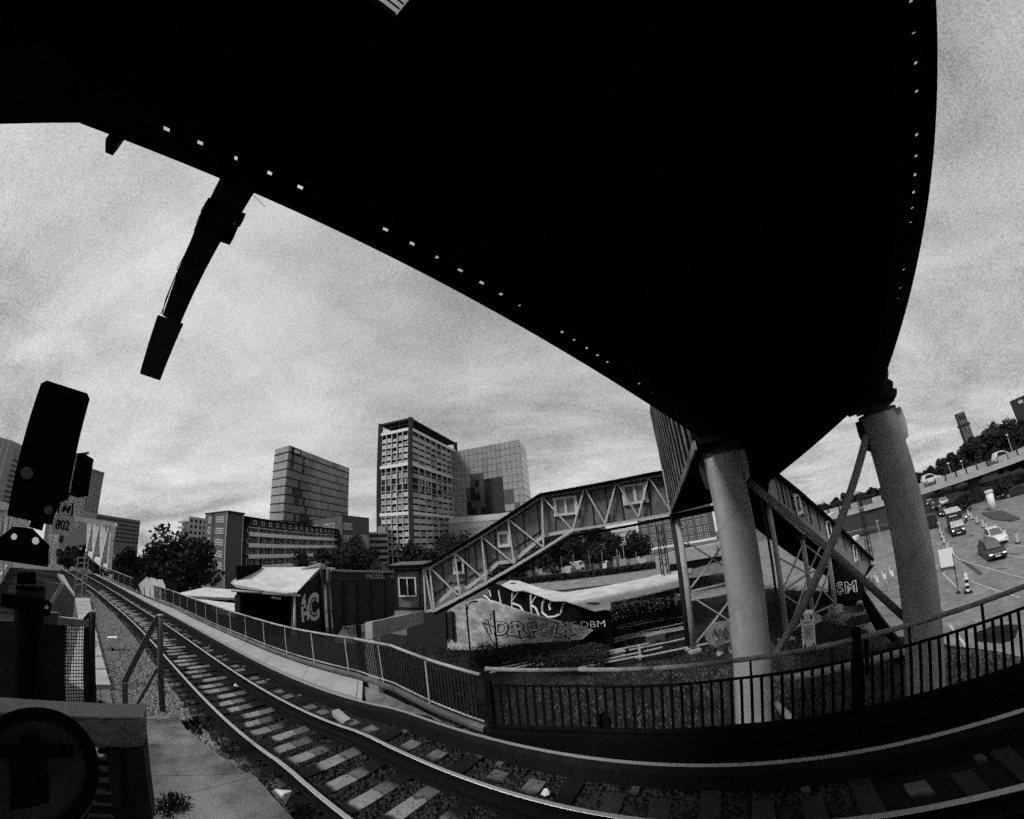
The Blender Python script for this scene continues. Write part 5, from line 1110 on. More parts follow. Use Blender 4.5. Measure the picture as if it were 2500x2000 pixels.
# ------------------------------------------------------------------ lower railway: graffiti walls, white roofs
ZR = -3.0
wr = thing('platform_roof', 'broad white zigzag roof of the lower station', 'roof', OZ(*k6(1400, 1100), ZR))
rp = [(1390, 1205), (1510, 1185), (1510, 1140), (2080, 1010), (2080, 885), (1165, 1068), (1000, 1040), (825, 980), (760, 975), (690, 1010), (780, 1055), (870, 1050), (1080, 1130), (1170, 1128)]
P = [OZ(*k6(*p), ZR) for p in rp]; MB().prism(P, (0, 0, -.08)).build('roof', m_roofw, wr)
for a, c in (((1345, 1150), (1420, 1155)), ((765, 998), (790, 1002))): p, q = OZ(*k6(*a), ZR + .02), OZ(*k6(*c), ZR + .02); MB().beam(p, q, .5, .1).build('roof_hatch', m_dark, wr)
lwp = [P[0], P[13], P[12], P[11], P[10], P[9]]
lw = thing('lettered_wall', 'black wall with huge white brush letters under the zigzag roof', 'wall', P[12] - Vector((0, 0, 4)))
sh_ = Vector((.35, .35, 0))
a, c = P[9] + (P[9] - P[0]) * .3 + sh_ * 2.2 + Vector((-1, 1, 0)), P[0] + sh_ * 2.2 + Vector((.5, -.2, 0)); MB().prism([a - Vector((0, 0, .46)), c - Vector((0, 0, .46)), c - Vector((0, 0, 4)), a - Vector((0, 0, 4))], Vector((.2, .3, 0))).build('wall', m_black, lw)
# brush letters: strokes lying in the wall plane
LA, LBb = a, c; LW = lambda p: PV(*k6(*p), LA, LBb, .12)
for st_ in ([(560, 1090), (610, 1130), (680, 1150)], [(670, 1050), (680, 1110), (695, 1180)], [(600, 1050), (612, 1100)], [(775, 1070), (770, 1140), (775, 1215)], [(820, 1060), (780, 1120)], [(778, 1150), (830, 1170), (860, 1215)], [(915, 1075), (912, 1140), (920, 1230)], [(960, 1085), (918, 1150)], [(918, 1165), (950, 1185), (975, 1245)], [(1020, 1110), (1000, 1160), (1000, 1220), (1040, 1255), (1090, 1250), (1125, 1235)], [(1065, 1130), (1050, 1170), (1060, 1200)], [(1165, 1130), (1150, 1180), (1140, 1220)]):
    MB().path([LW(p) for p in st_], .13, 6).build('brush_stroke', m_spray, lw)
bwl = thing('graffiti_wall', 'pale brick retaining wall with sloping top and outlined graffiti letters', 'wall', AD(*k6(850, 1400), 33))
BWA, BWB = AD(*k6(300, 1300), 33), AD(*k6(1380, 1350), 27.5); BW = lambda p, off=0.: PV(*k6(*p), BWA, BWB, off)
nBW = Vector((BWB.y - BWA.y, BWA.x - BWB.x, 0)).normalized(); nBW = nBW if nBW.y < 0 else -nBW; uBW = Vector((-nBW.y, nBW.x, 0)); uBW = uBW if uBW.x > 0 else -uBW
m_pb = mat('pale_brickwork', .46, .9, .45, 1.2, .4, fine=14, stain=.45, streak=(1, 1, 2.5))
MB().prism([BW(p) for p in ((285, 1205), (370, 1150), (520, 1118), (640, 1150), (865, 1222), (1090, 1285), (1375, 1358), (1300, 1420), (850, 1450), (600, 1500), (285, 1500))], -nBW * .5).build('wall', m_pb, bwl)
MB().prism([BW(p, -.2) for p in ((-20, 1230), (300, 1190), (300, 1520), (-20, 1520))], -nBW * .5).build('dark_wall', m_dark, bwl)
def graffiti(txt, parent, c, u, n, size, sx, outline, fill, step):
    L0 = -(len(txt) - 1) / 2
    for i, ch in enumerate(txt):
        a = rng.uniform(-.16, .16); sz = size * rng.uniform(.85, 1.2); Z = Vector((0, 0, 1)); U = u * math.cos(a) + Z * math.sin(a); W_ = Z * math.cos(a) - u * math.sin(a)
        p = c + u * ((L0 + i) * step + rng.uniform(-.06, .06)) + Z * rng.uniform(-.12, .12)
        sh = rng.uniform(-.25, .25); lettering(ch, parent, p, U, W_, sz, outline, shear=sh, bold=.055, sx=sx); lettering(ch, parent, p + n * .02, U, W_, sz, fill, shear=sh, bold=.012, sx=sx)
graffiti('IDERFOLK', bwl, BW((885, 1352), .03), uBW, nBW, 1.5, 1.1, m_sprayd, m_pb, .98)
for i in range(60):
    p = BW((rng.uniform(560, 1200), rng.uniform(1260, 1420)), .02); q = rng.uniform(.03, .12); inst('paint_spot', cube(m_sprayd if rng.random() < .6 else m_spray), bwl, p, uBW * q, nBW * .01, Vector((0, 0, q * rng.uniform(.5, 2.5))))
lettering('SSE·DBM', bwl, BW((1300, 1312), .05), uBW, (0, 0, 1), .75, m_spray, sx=1.3)
for p in ((310, 1350), (260, 1330)): MB().beam(BW((p[0], 1210), .2), BW((p[0] + 10, 1420), .2), .25, .4).build('pilaster', m_dark, bwl)
# rails of the lower railway
lrw = thing('lower_track', 'pair of pale rails curving through the cutting below', 'railway track', OZ(*k6(1300, 1480), PARK))
for pts in ([(560, 1655), (900, 1590), (1300, 1475), (1700, 1385), (2100, 1320)], [(600, 1672), (930, 1605), (1310, 1490), (1700, 1400), (2100, 1335)], [(960, 1615), (1200, 1570), (1420, 1520), (1800, 1450)], [(1300, 1610), (1600, 1545), (1900, 1480)], [(1560, 1340), (1800, 1290), (2100, 1240)], [(1250, 1640), (1500, 1590), (1750, 1540)], [(700, 1600), (1000, 1545), (1400, 1440), (1800, 1350), (2090, 1290)], [(1700, 1560), (1900, 1520), (2090, 1480)], [(1650, 1500), (1850, 1460), (2090, 1410)], [(1560, 1322), (1800, 1272), (2100, 1222)]):
    MB().path([OZ(*k6(*p), PARK + .55) for p in pts], .075, 6).build('rail', m_steel, lrw)
for a, c, z in (((1725, 1460), (1735, 1580), 0), ((1362, 1445), (1368, 1510), 0), ((1455, 1430), (1462, 1490), 0)):
    D_ = math.hypot(*OZ(*k6(*c), PARK).xy); tag(MB().beam(AD(*k6(*a), D_), AD(*k6(*c), D_), .16, .16).build('marker_post', m_concl), 'pale marker post standing in the cutting, %s of three' % ('largest' if c[0] > 1700 else 'left one' if c[0] < 1400 else 'middle one'), 'post')
for i, (a, c, lab) in enumerate([((700, 1400), (705, 1470), 'short pale post by the graffiti wall foot'), ((1000, 1440), (1005, 1500), 'short pale post in the scrub left of the curving rails'), ((1890, 1330), (1895, 1400), 'pale post in the cutting beside the left trestle'), ((1180, 1520), (1186, 1590), 'pale post close behind the railing')]):
    D_ = math.hypot(*OZ(*k6(*c), PARK).xy); tag(MB().beam(AD(*k6(*a), D_), AD(*k6(*c), D_), .1, .1).build('marker_post', m_yard), lab, 'post')
for i, (px_, py_, wd, hh, lab) in enumerate([(1560, 1560, 1.2, .5, 'low dark relay box in the yard'), (1400, 1570, .9, .6, 'small relay box near the curving rails'), (1850, 1440, 1.6, .7, 'long low cable cabinet by the left trestle')]):
    p = OZ(*k6(px_, py_), PARK); t = thing('relay_box', lab, 'box', p); MB().abox(p + Vector((-wd / 2, -.3, 0)), p + Vector((wd / 2, .3, hh))).build('body', m_concd, t, bevel=.03); MB().abox(p + Vector((-wd / 2 - .05, -.35, hh)), p + Vector((wd / 2 + .05, .35, hh + .06))).build('lid', m_yard, t)
dp = AD(*k6(1610, 1490), 29); tag(MB().tube(dp, AD(*k6(1690, 1565), 29), .06, n=6).build('pole', m_concl), 'pale pole leaning in the cutting near the largest marker post', 'pole')
# undergrowth
b = MB()
def scrub(n, fn, leaf):
    for i in range(n):
        c = fn(); e_ = Vector(rng.normal(0, 1, 3)).normalized(); g_ = e_.cross(Vector(rng.normal(0, 1, 3))).normalized(); s = leaf * rng.uniform(.5, 1.3); b.add([c - e_ * s, c + g_ * s * .55, c + e_ * s, c - g_ * s * .55], [(0, 1, 2, 3)])
def f1():
    p = OZ(1000 + rng.uniform(200, 2060) / 3.08, 1100 + rng.uniform(1330, 1560) / 3.08, PARK); p.z += abs(rng.normal(0, .22)) + .05; return p
def f2():
    x = rng.uniform(560, 1500); p = BW((x, 1455 - max(0, x - 900) * .16)) + nBW * rng.uniform(.2, 3); p.z = PARK + rng.random() ** 1.5 * 1.35; return p
def f3():
    p = OZ(1000 + rng.uniform(1520, 2080) / 3.08, 1100 + rng.uniform(1180, 1330) / 3.08, PARK); p.z += abs(rng.normal(0, .9)); return p
def f4():
    p = OT(rng.uniform(880, 1150), rng.uniform(1545, 1640), -3); p.z = PARK + rng.random() * 2.6; return p
def f5():
    p = OZ(*k5(rng.uniform(150, 900), rng.uniform(40, 480)), PARK); p.z = parkz(p.x, p.y) + abs(rng.normal(0, .25)) + .05; return p
scrub(9000, f5, .07); scrub(14000, f1, .09); scrub(16000, f2, .10); scrub(8000, f3, .12); scrub(5000, f4, .10)
tag(b.build('undergrowth', m_leafd, kind='stuff'), 'dark bramble undergrowth along the lower railway', 'undergrowth')
# lattice masts
def lattice(label, base, h, w0, w1, group='lattice masts'):
    t = thing('lattice_mast', label, 'mast', base, group); base = Vector(base); n = max(6, int(h / 1.1)); C = lambda i, q: base + Vector(((-1 if i in (0, 3) else 1) * (w0 + (w1 - w0) * q), (-1 if i < 2 else 1) * (w0 + (w1 - w0) * q), h * q))
    for i in range(4): instbeam('leg', m_dark, t, C(i, 0), C(i, 1), .09, .09)
    for k in range(n):
        for i in range(4): instbeam('lacing', m_dark, t, C(i, k / n), C((i + 1) % 4, (k + 1) / n), .05, .05)
    return t
p = AD(1638, 1512, 40); lattice('dark lattice catenary mast left of the left trestle', (p.x, p.y, PARK), AD(1600, 1285, 40).z - PARK, .42, .3)
p = AD(2122, 1345, 60); lattice('slim lattice mast between trestle braces and street column', (p.x, p.y, STREET), AD(2094, 1200, 60).z - STREET, .32, .2)
for (x0, y0, x1, y1, D, lab, lamp) in [(1138, 1475, 1142, 1590, 30, 'thin dark lamp pole before the graffiti wall', 1), (1205, 1490, 1217, 1640, 28, 'dark catenary post in front of the graffiti wall', 0)]:
    p, q = AD(x0, y0, D), AD(x1, y1, D); t = thing('pole', lab, 'pole', (p.x, p.y, PARK)); MB().tube((p.x, p.y, PARK), p, .08, n=8).build('shaft', m_iron, t)
    if lamp: MB().path([p + Vector((0, 0, -.6)), p + Vector((.3, 0, .1)), p + Vector((.7, 0, .2))], .05).build('arm', m_iron, t); MB().box(p + Vector((.75, 0, .18)), (.25, 0, 0), (0, .1, 0), (0, 0, .06)).build('lamp_head', m_dark, t)
    else: MB().tube(p + Vector((0, 0, -1.4)), AD(1178, 1520, D), .04).build('bracket', m_iron, t); MB().tube(AD(1178, 1520, D), AD(1210, 1582, D), .05).build('stay', m_steel, t)
# embankment road behind the white roof
em = MB(); rows = []
for i in range(13):
    a = OZ(1190 + i * 50, 1432 - i * 9, -4.2); c = azd(math.degrees(math.atan2(a.x, a.y)), 88, -5.2); rows.append([azd(math.degrees(math.atan2(a.x, a.y)), 57, -6.8), azd(math.degrees(math.atan2(a.x, a.y)), 66, -5.3), azd(math.degrees(math.atan2(a.x, a.y)), 70, -5.2), c, azd(math.degrees(math.atan2(a.x, a.y)), 130, -7)])
em.sheet(rows); tag(em.build('embankment', mat('bank_earth', .11, .95, .5, .8, fine=10), smooth=True), kind='structure')
rdt = MB(); rdt.sheet([[azd(-4 + i * 3, 58.5, -6.3), azd(-4 + i * 3, 63.5, -5.55)] for i in range(11)]); tag(rdt.build('service_road', m_asph), kind='structure')
for i, (px, py, s, lab) in enumerate([(1352, 1400, 2.4, 'pale van parked on the embankment beneath the gallery'), (1412, 1388, 3.0, 'white lorry on the embankment by the dark trees'), (1512, 1378, 1.6, 'grey switch cabinet on the embankment')]):
    p = AD(px, py, 74); p.z = -5.2; t = thing('roadside_unit', lab, 'vehicle' if i < 2 else 'cabinet', p)
    MB().prism([p + Vector((-s / 2, 0, .25)), p + Vector((s / 2, 0, .25)), p + Vector((s / 2, 0, 1.1)), p + Vector((s * .42, 0, 1.2)), p + Vector((s * .3, 0, 1.9)), p + Vector((-s / 2, 0, 1.9))], (0, 1.6, 0)).build('body', m_facade if i < 2 else m_concd, t)
    if i < 2:
        for u in (-.3, .3): MB().tube(p + Vector((u * s, -.05, .3)), p + Vector((u * s, .2, .3)), .32, n=10).build('wheel', m_tyre, t)
        MB().abox(p + Vector((s * .1, -.03, 1.2)), p + Vector((s * .3, 0, 1.7))).build('window', m_glass, t)
        MB().abox(p + Vector((-s * .45, -.03, 1.0)), p + Vector((-s * .05, 0, 1.3))).build('stripe', m_facadeg, t)
sf = thing('site_fence', 'broken row of pale hoarding panels along the embankment top', 'fence', AD(1450, 1392, 73))
for i in range(26):
    px = 1295 + i * 11.5 + rng.uniform(-3, 3)
    if 4 < i < 7 or 9 < i < 12 and rng.random() < .6: continue
    p = AD(px, 1395, 72 + rng.uniform(-1, 2)); wd = rng.uniform(.5, 1.6); hh = rng.uniform(.5, 1.7)
    inst('panel', cube([m_facade, m_facadeg, m_concd, m_white, m_brickd][int(rng.integers(0, 5))]), sf, Vector((p.x, p.y, -5.2 + hh / 2)), Vector((wd, 0, 0)), Vector((0, .1, 0)), Vector((0, 0, hh)))
for i in range(9):
    p = AD(1290 + i * 38 + rng.uniform(-8, 8), 1395, 72.5); hh = rng.uniform(2, 4); instbeam('post', m_steel, sf, (p.x, p.y, -5.3), (p.x, p.y, -5.3 + hh), .07, .07)
for px, py, h, lab in ((1476, 1335, 9, 'street lamp with curved arm on the embankment'), (1520, 1330, 9.5, 'double headed street lamp on the embankment'), (1506, 1345, 8, 'plain thin pole between two street lamps'), (1360, 1365, 6, 'thin pole at the edge of the large dark tree')):
    p = AD(px, py, 80); t = thing('street_lamp', lab, 'street lamp', (p.x, p.y, -5.3)); MB().tube((p.x, p.y, -5.3), p, .09, .06, 6).build('post', m_steel, t)
    if 'arm' in lab: MB().path([p, p + Vector((-.3, 0, .5)), p + Vector((-1, 0, .7))], .07).build('arm', m_steel, t)
    if 'double' in lab: MB().beam(p + Vector((-.9, 0, 0)), p + Vector((.9, 0, 0)), .2, .15).build('heads', m_steel, t)
    if 'plain' in lab or 'thin pole' in lab: MB().tube(p, p + Vector((0, 0, .2)), .1, n=6).build('cap', m_white, t)
sg3 = thing('road_sign', 'white diamond road sign on the embankment', 'sign', AD(1480, 1390, 74)); p = AD(1480, 1373, 74); MB().prism([p + Vector(v) for v in ((.45, 0, 0), (0, 0, .45), (-.45, 0, 0), (0, 0, -.45))], (0, .05, 0)).build('plate', m_white, sg3); MB().tube((p.x, p.y + .08, -5.2), (p.x, p.y + .08, p.z), .05, n=6).build('post', m_steel, sg3)
hg = thing('hedge', 'dark clipped hedge along the embankment road below the hoardings', 'hedge', azd(10, 66, -5.3)); b = MB()
for i in range(7000):
    c = azd(-3 + 26 * rng.random(), 65 + rng.normal(0, .4), -5.35 + .95 * rng.random()); e_ = Vector(rng.normal(0, 1, 3)).normalized(); g_ = e_.cross(Vector(rng.normal(0, 1, 3))).normalized(); q = .22; b.add([c - e_ * q, c + g_ * q * .6, c + e_ * q, c - g_ * q * .6], [(0, 1, 2, 3)])
b.build('foliage', m_leafd, hg)
# retaining wall and low overpass right of the left trestle
ow = thing('concrete_abutment', 'pale concrete abutment with a dark opening behind the left trestle', 'abutment', AD(1650, 1390, 62)); A_ = AD(1610, 1400, 60); B_ = AD(1790, 1350, 64); QW = lambda a, b_, off=0.: PV(a, b_, A_, B_, off)
MB().prism([QW(*p) for p in ((1600, 1362), (1655, 1345), (1790, 1318), (1800, 1360), (1790, 1405), (1605, 1408))], Vector((.5, 1.5, 0))).build('wall', m_concl, ow)
MB().prism([QW(*p, .1) for p in ((1636, 1378), (1800, 1350), (1800, 1375), (1637, 1394))], Vector((0, .08, 0))).build('opening', m_black, ow)
kq = crop(1450, 1200, 6.9); MB().prism([QW(*kq(*p), .4) for p in ((1525, 985), (2070, 890), (2070, 1090), (1545, 1180))], Vector((.3, 1, 0))).build('parapet', m_concl, ow)

# ------------------------------------------------------------------ street on the right
g = MB(); g.quad((23, -40, STREET - .02), (200, -40, STREET - .02), (200, 90, STREET - .02), (23, 90, STREET - .02)); tag(g.build('road', m_asph), kind='structure')
def marking(pts, wd=.14):
    b = MB(); pts = [Vector((p[0], p[1], STREET + .004)) for p in pts]
    for a, c in zip(pts[:-1], pts[1:]): n = (c - a).cross(Vector((0, 0, 1))).normalized() * wd / 2; b.quad(a - n, c - n, c + n, a + n)
    o = b.build('road_marking', m_line); o['kind'] = 'structure'; return o
kR = crop(2200, 1200, 6.9); ST = lambda a, b_: OZ(*kR(a, b_), STREET)
for m_ in ([(840, 960), (900, 1060), (980, 1140), (1130, 1200), (1300, 1250), (2070, 1460)], [(1180, 1520), (1700, 1700), (2000, 1790)], [(1760, 1070), (2300, 1150)], [(1790, 890), (2300, 970)], [(610, 1280), (740, 1370)], [(690, 1370), (960, 1640)]): marking([ST(*p) for p in m_])
for pts in ([(1490, 360), (1700, 640)], [(1500, 580), (1640, 780)]): marking([OZ(*k5(*p), STREET) for p in pts], .2)
tar = MB(); P = [ST(*p) for p in ((850, 960), (990, 1130), (1120, 1190), (1380, 1380), (1320, 1415), (1150, 1290), (980, 1150))]; tar.quad(*[Vector((p.x, p.y, STREET + .002)) for p in P]); tag(tar.build('asphalt_patch', mat('tar', .07, .9, .3, 2)), kind='structure')
for i, (x_, y_, a_, b_) in enumerate([(1180, 740, 40, 22), (900, 860, 60, 20), (780, 990, 50, 25), (1450, 950, 90, 14), (1700, 1300, 120, 12), (1150, 900, 30, 30), (1900, 1050, 110, 10)]):
    P = [ST(x_ + a_ * math.cos(q) * rng.uniform(.8, 1.1), y_ + b_ * math.sin(q) * rng.uniform(.8, 1.1)) for q in np.arange(0, 6.2, .7)]
    b = MB(); b.quad(*[Vector((p.x, p.y, STREET + .001 + i * .0002)) for p in P]); tag(b.build('asphalt_patch', mat('patch%d' % (i % 3), (.1, .13, .22)[i % 3], .95, .3, 1)), kind='structure')
isl = [ST(*p) for p in ((1350, 370), (1500, 460), (1640, 490), (1880, 510), (2010, 465), (1850, 400), (1700, 330))]
tag(MB().prism([Vector((p.x, p.y, STREET)) for p in isl], (0, 0, .13)).build('traffic_island', mat('island_earth', .07, .9, .5, 1.2)), kind='structure')
def car(name, label, pos, fwd, L_, Wd, Hh, m, kind='suv', group=None):
    t = thing(name, label, 'car', (pos.x, pos.y, STREET), group); fwd = Vector((fwd.x, fwd.y, 0)).normalized(); rt = Vector((fwd.y, -fwd.x, 0)); o = Vector((pos.x, pos.y, STREET))
    Pt = lambda x, y, z: o + fwd * x + rt * y + Vector((0, 0, z)); h = L_ / 2
    prof = [(-h, .35), (-h, .75), (-h + .08, 1.0), (h - 1.1, 1.02), (h - .15, .86), (h, .7), (h, .32), (h - .2, .22), (-h + .2, .22)]
    b = MB(); rows_ = []
    for y, s in ((-1, .94), (-.9, 1), (.9, 1), (1, .94)): rows_.append([Pt(x * s, y * Wd / 2 * (1 if abs(y) == 1 else 1), z) for x, z in prof])
    k = len(prof); V = [p for r in rows_ for p in r]; b.add(V, [(i * k + j, i * k + (j + 1) % k, (i + 1) * k + (j + 1) % k, (i + 1) * k + j) for i in range(3) for j in range(k)] + [tuple(range(k)), tuple(range(3 * k, 4 * k))[::-1]]); b.build('body', m, t, bevel=.05)
    cab_ = [(-h + .15, 1.0), (-h + .5, Hh - .06), (-h + 1.0, Hh), (h - 2.2, Hh), (h - 1.05, 1.02)] if kind == 'suv' else [(-h + .6, 1.0), (-h + 1.1, Hh - .05), (h - 2.3, Hh), (h - 1.2, 1.0)]
    b = MB(); V = []
    for y in (-1, 1): V += [Pt(x, y * Wd / 2 * (.92 if z < 1.1 else .76), z) for x, z in cab_]
    k = len(cab_); b.add(V, [tuple(range(k))[::-1], tuple(range(k, 2 * k))] + [(j, (j + 1) % k, k + (j + 1) % k, k + j) for j in range(k)]); b.build('cabin', m, t, bevel=.03)
    a0_, a1_ = cab_[-1], cab_[-2]; q0_, q1_ = (a0_[0] + .01, a0_[1] + .02), (a1_[0] + .05, a1_[1] - .03)
    MB().prism([Pt(q0_[0], -Wd * .4, q0_[1] + .02), Pt(q0_[0], Wd * .4, q0_[1] + .02), Pt(q1_[0], Wd * .34, q1_[1]), Pt(q1_[0], -Wd * .34, q1_[1])], fwd * .03 + Vector((0, 0, .02))).build('windscreen', mat('windscreen', .09, .15, 0, spec=.8), t)
    for s in (-1, 1):
        MB().prism([Pt(cab_[0][0] + .35, s * Wd * .47, 1.06), Pt(a0_[0] - .25, s * Wd * .47, 1.06), Pt(a1_[0] - .1, s * Wd * .40, Hh - .12), Pt(cab_[0][0] + .75, s * Wd * .40, Hh - .12)], rt * s * .03).build('side_window', m_glass, t)
        MB().box(Pt(h - .02, s * Wd * .37, .72), fwd * .04, rt * .16, (0, 0, .05)).build('headlight', m_head if m is m_car else m_glassl, t)
        MB().box(Pt(a0_[0] - .1, s * (Wd / 2 + .08), 1.12), fwd * .06, rt * .1, (0, 0, .07)).build('mirror', m, t)
        for x in (-h + .75, h - .85):
            wh = MB().tube(Pt(x, s * (Wd / 2 - .2), .33), Pt(x, s * (Wd / 2 + .02), .33), .34, n=20).build('wheel', m_tyre, t); MB().tube(Pt(x, s * (Wd / 2 + .02), .33), Pt(x, s * (Wd / 2 + .03), .33), .2, n=14).build('rim', m_steel, wh)
    MB().box(Pt(h + .01, 0, .5), fwd * .02, rt * .26, (0, 0, .06)).build('number_plate', m_white, t); MB().box(Pt(h, 0, .36), fwd * .02, rt * Wd * .38, (0, 0, .06)).build('grille', m_black, t)
    if m is m_car: MB().box(Pt(h - .0, 0, .72), fwd * .03, rt * Wd * .28, (0, 0, .012)).build('light_bar', m_white, t)
    return t
fw_ = (ST(1615, 1150) - ST(1350, 1000)); fw_ = Vector((-.80, -.60, 0))
car('parked_car', 'dark sport utility car with light bar in the near lane', ST(1540, 1090), fw_, 4.5, 1.88, 1.66, m_car)
car('parked_car', 'white compact car behind the dark sport utility car', ST(1600, 850), fw_, 4.2, 1.78, 1.6, m_carw)
# box truck
tk = thing('box_truck', 'black box truck with pale roof edge and lit headlamps', 'truck', ST(940, 760)); o = ST(950, 700); fw = Vector((-.86, -.51, 0)); rt = Vector((fw.y, -fw.x, 0)); Pt = lambda x, y, z: Vector((o.x, o.y, STREET)) + fw * x + rt * y + Vector((0, 0, z))
MB().prism([Pt(x, -1.05, z) for x, z in ((.9, .9), (.9, 3.1), (-3.6, 3.1), (-3.6, .9))], rt * 2.1).build('box_body', m_car, tk); MB().prism([Pt(x, -1.08, z) for x, z in ((.95, 3.1), (.95, 3.22), (-3.6, 3.22), (-3.6, 3.1))], rt * 2.16).build('roof_edge', m_facade, tk)
MB().prism([Pt(x, -.95, z) for x, z in ((.95, .35), (2.55, .35), (2.6, .95), (2.3, 1.25), (1.75, 2.1), (.95, 2.2))], rt * 1.9).build('cab', m_car, tk, bevel=.05)
MB().prism([Pt(2.3, -.8, 1.3), Pt(2.3, .8, 1.3), Pt(1.82, .72, 2.05), Pt(1.82, -.72, 2.05)], fw * .04).build('windscreen', MATS['windscreen'], tk)
for s in (-1, 1):
    MB().box(Pt(2.6, s * .72, .9), fw * .03, rt * .12, (0, 0, .1)).build('headlight', m_head, tk); MB().box(Pt(2.0, s * 1.15, 1.5), fw * .06, rt * .1, (0, 0, .16)).build('mirror', m_black, tk)
    for x in (1.9, -2.5): MB().tube(Pt(x, s * .75, .36), Pt(x, s * 1.0, .36), .37, n=18).build('wheel', m_tyre, tk)
MB().box(Pt(2.62, 0, .5), fw * .02, rt * .3, (0, 0, .06)).build('number_plate', m_white, tk); MB().box(Pt(.93, .1, 2.65), fw * .02, rt * .45, (0, 0, .07)).build('logo', m_facade, tk); MB().box(Pt(.93, .65, 2.65), fw * .02, rt * .12, (0, 0, .1)).build('logo', m_facade, tk)
tk2 = thing('tipper_truck', 'dark tipper truck in the left lane beside the black box truck', 'truck', ST(530, 640)); o2 = ST(530, 600); P2t = lambda x, y, z: Vector((o2.x, o2.y, STREET)) + fw * x + rt * y + Vector((0, 0, z))
MB().prism([P2t(x, -1.1, z) for x, z in ((.4, .8), (.4, 2.3), (-3.5, 2.6), (-3.5, .8))], rt * 2.2).build('tipper_body', m_car, tk2); MB().prism([P2t(x, -1.05, z) for x, z in ((.5, .4), (2, .4), (2, 1.2), (1.7, 2.4), (.5, 2.4))], rt * 2.1).build('cab', m_car, tk2, bevel=.05); MB().prism([P2t(2.02, -.8, 1.3), P2t(2.02, .8, 1.3), P2t(1.78, .8, 2.2), P2t(1.78, -.8, 2.2)], fw * .03).build('windscreen', m_glass, tk2)
for s in (-1, 1):
    MB().box(P2t(2.0, s * .8, .8), fw * .03, rt * .1, (0, 0, .08)).build('headlight', m_glassl, tk2)
    for x in (1.4, -2.3): MB().tube(P2t(x, s * .8, .42), P2t(x, s * 1.08, .42), .43, n=16).build('wheel', m_tyre, tk2)
for i, (p, m_, lab) in enumerate([((720, 400), m_car, 'dark car with bright headlamps right behind the box truck'), ((595, 300), m_car, 'dark car under the overpass in the left lane'), ((725, 225), m_carw, 'pale car far down the road under the overpass'), ((490, 230), m_car, 'farthest dark car at the left under the overpass')]): car('distant_car', lab, ST(*p), fw, 4.3, 1.8, 1.5, m_, 'sedan', 'cars coming from the overpass')
car('parked_car', 'dark car in the shade right of the overpass pier', ST(1950, 60), Vector((-.3, .95, 0)), 4.5, 1.85, 1.6, m_car)
car('parked_car', 'dark van like car behind the overpass pier', ST(1640, 60), Vector((-.3, .95, 0)), 4.4, 1.85, 1.7, m_car)
mc = thing('motorcycle', 'dark motorcycle with rider seat beside the white delineators', 'motorcycle', ST(1105, 505)); o = ST(1105, 505); 
for x in (-.65, .65): MB().tube(o + Vector((x * fw.x, x * fw.y, .32)) - rt * .06, o + Vector((x * fw.x, x * fw.y, .32)) + rt * .06, .32, n=16).build('wheel', m_tyre, mc)
MB().prism([o + fw * x + Vector((0, 0, z)) - rt * .15 for x, z in ((-.7, .75), (.1, .7), (.55, .95), (.5, .5), (-.3, .4))], rt * .3).build('body', m_car, mc); MB().beam(o + fw * .5 - rt * .35 + Vector((0, 0, 1.1)), o + fw * .5 + rt * .35 + Vector((0, 0, 1.1)), .05, .05).build('handlebar', m_dark, mc); MB().box(o + fw * .7 + Vector((0, 0, .85)), fw * .04, rt * .1, (0, 0, .1)).build('headlight', m_head, mc)
# delineators
order = [('white delineator post in the median, nearest the sign board', (795, 1010)), ('white delineator post in the median, second from the sign board', (735, 885)), ('white delineator post in the median, beside the black box truck nose', (700, 800)), ('white delineator post in the median, at the truck cab', (675, 720)), ('white delineator post in the median, level with the truck box', (650, 620)), ('white delineator post right of the motorcycle', (1195, 480)), ('leftmost white delineator post next to the motorcycle', (1145, 425)), ('white delineator post left of the island tip', (1290, 545)), ('white delineator post between island and white car', (1395, 615)), ('white delineator post touching the white car roof', (1450, 680)), ('white delineator post right of the white car', (1760, 810)), ('white delineator post furthest right on the road', (1970, 875))]
for lab, p in order:
    o = ST(*p); t = thing('delineator_post', lab, 'delineator', o, 'delineator posts on the road')
    inst('base', cube(m_tyre), t, o + Vector((0, 0, .06)), rt * .55, fw * .3, Vector((0, 0, .12))); inst('board', cube(m_facade), t, o + Vector((0, 0, .65)), rt * .24, fw * .05, Vector((0, 0, 1.05))); inst('lamp', cube(m_dark), t, o + Vector((0, 0, 1.24)), rt * .13, fw * .1, Vector((0, 0, .14)))
o = ST(800, 1330); t = thing('sign_board', 'large white information board standing on the roadside', 'sign', o); inst('board', cube(m_white), t, o + Vector((0, 0, 1.35)), rt * 1.5, fw * .06, Vector((0, 0, 1.9)))
for s in (-.6, .6): inst('leg', cube(m_dark), t, o + rt * s + Vector((0, 0, .2)), rt * .08, fw * .5, Vector((0, 0, .4)))
for a, c, lab in ((kR(860, 1040), kR(965, 1715), 'thin dark sign pole standing beside the information board'),):
    q = OZ(*c, STREET); D_ = math.hypot(q.x, q.y); tp_ = AD(*a, D_); t = thing('pole', lab, 'pole', q); MB().tube(q, (q.x, q.y, tp_.z), .045, n=8).build('shaft', m_dark, t); MB().tube(q, q + Vector((0, 0, .12)), .2, n=12).build('foot', m_dark, t)
o = ST(1130, 1710); t = thing('warning_beacon', 'striped warning beacon lying folded in front of the information board', 'beacon', o); inst('base', cube(m_tyre), t, o + Vector((0, 0, .06)), rt * .7, fw * .4, Vector((0, 0, .12)))
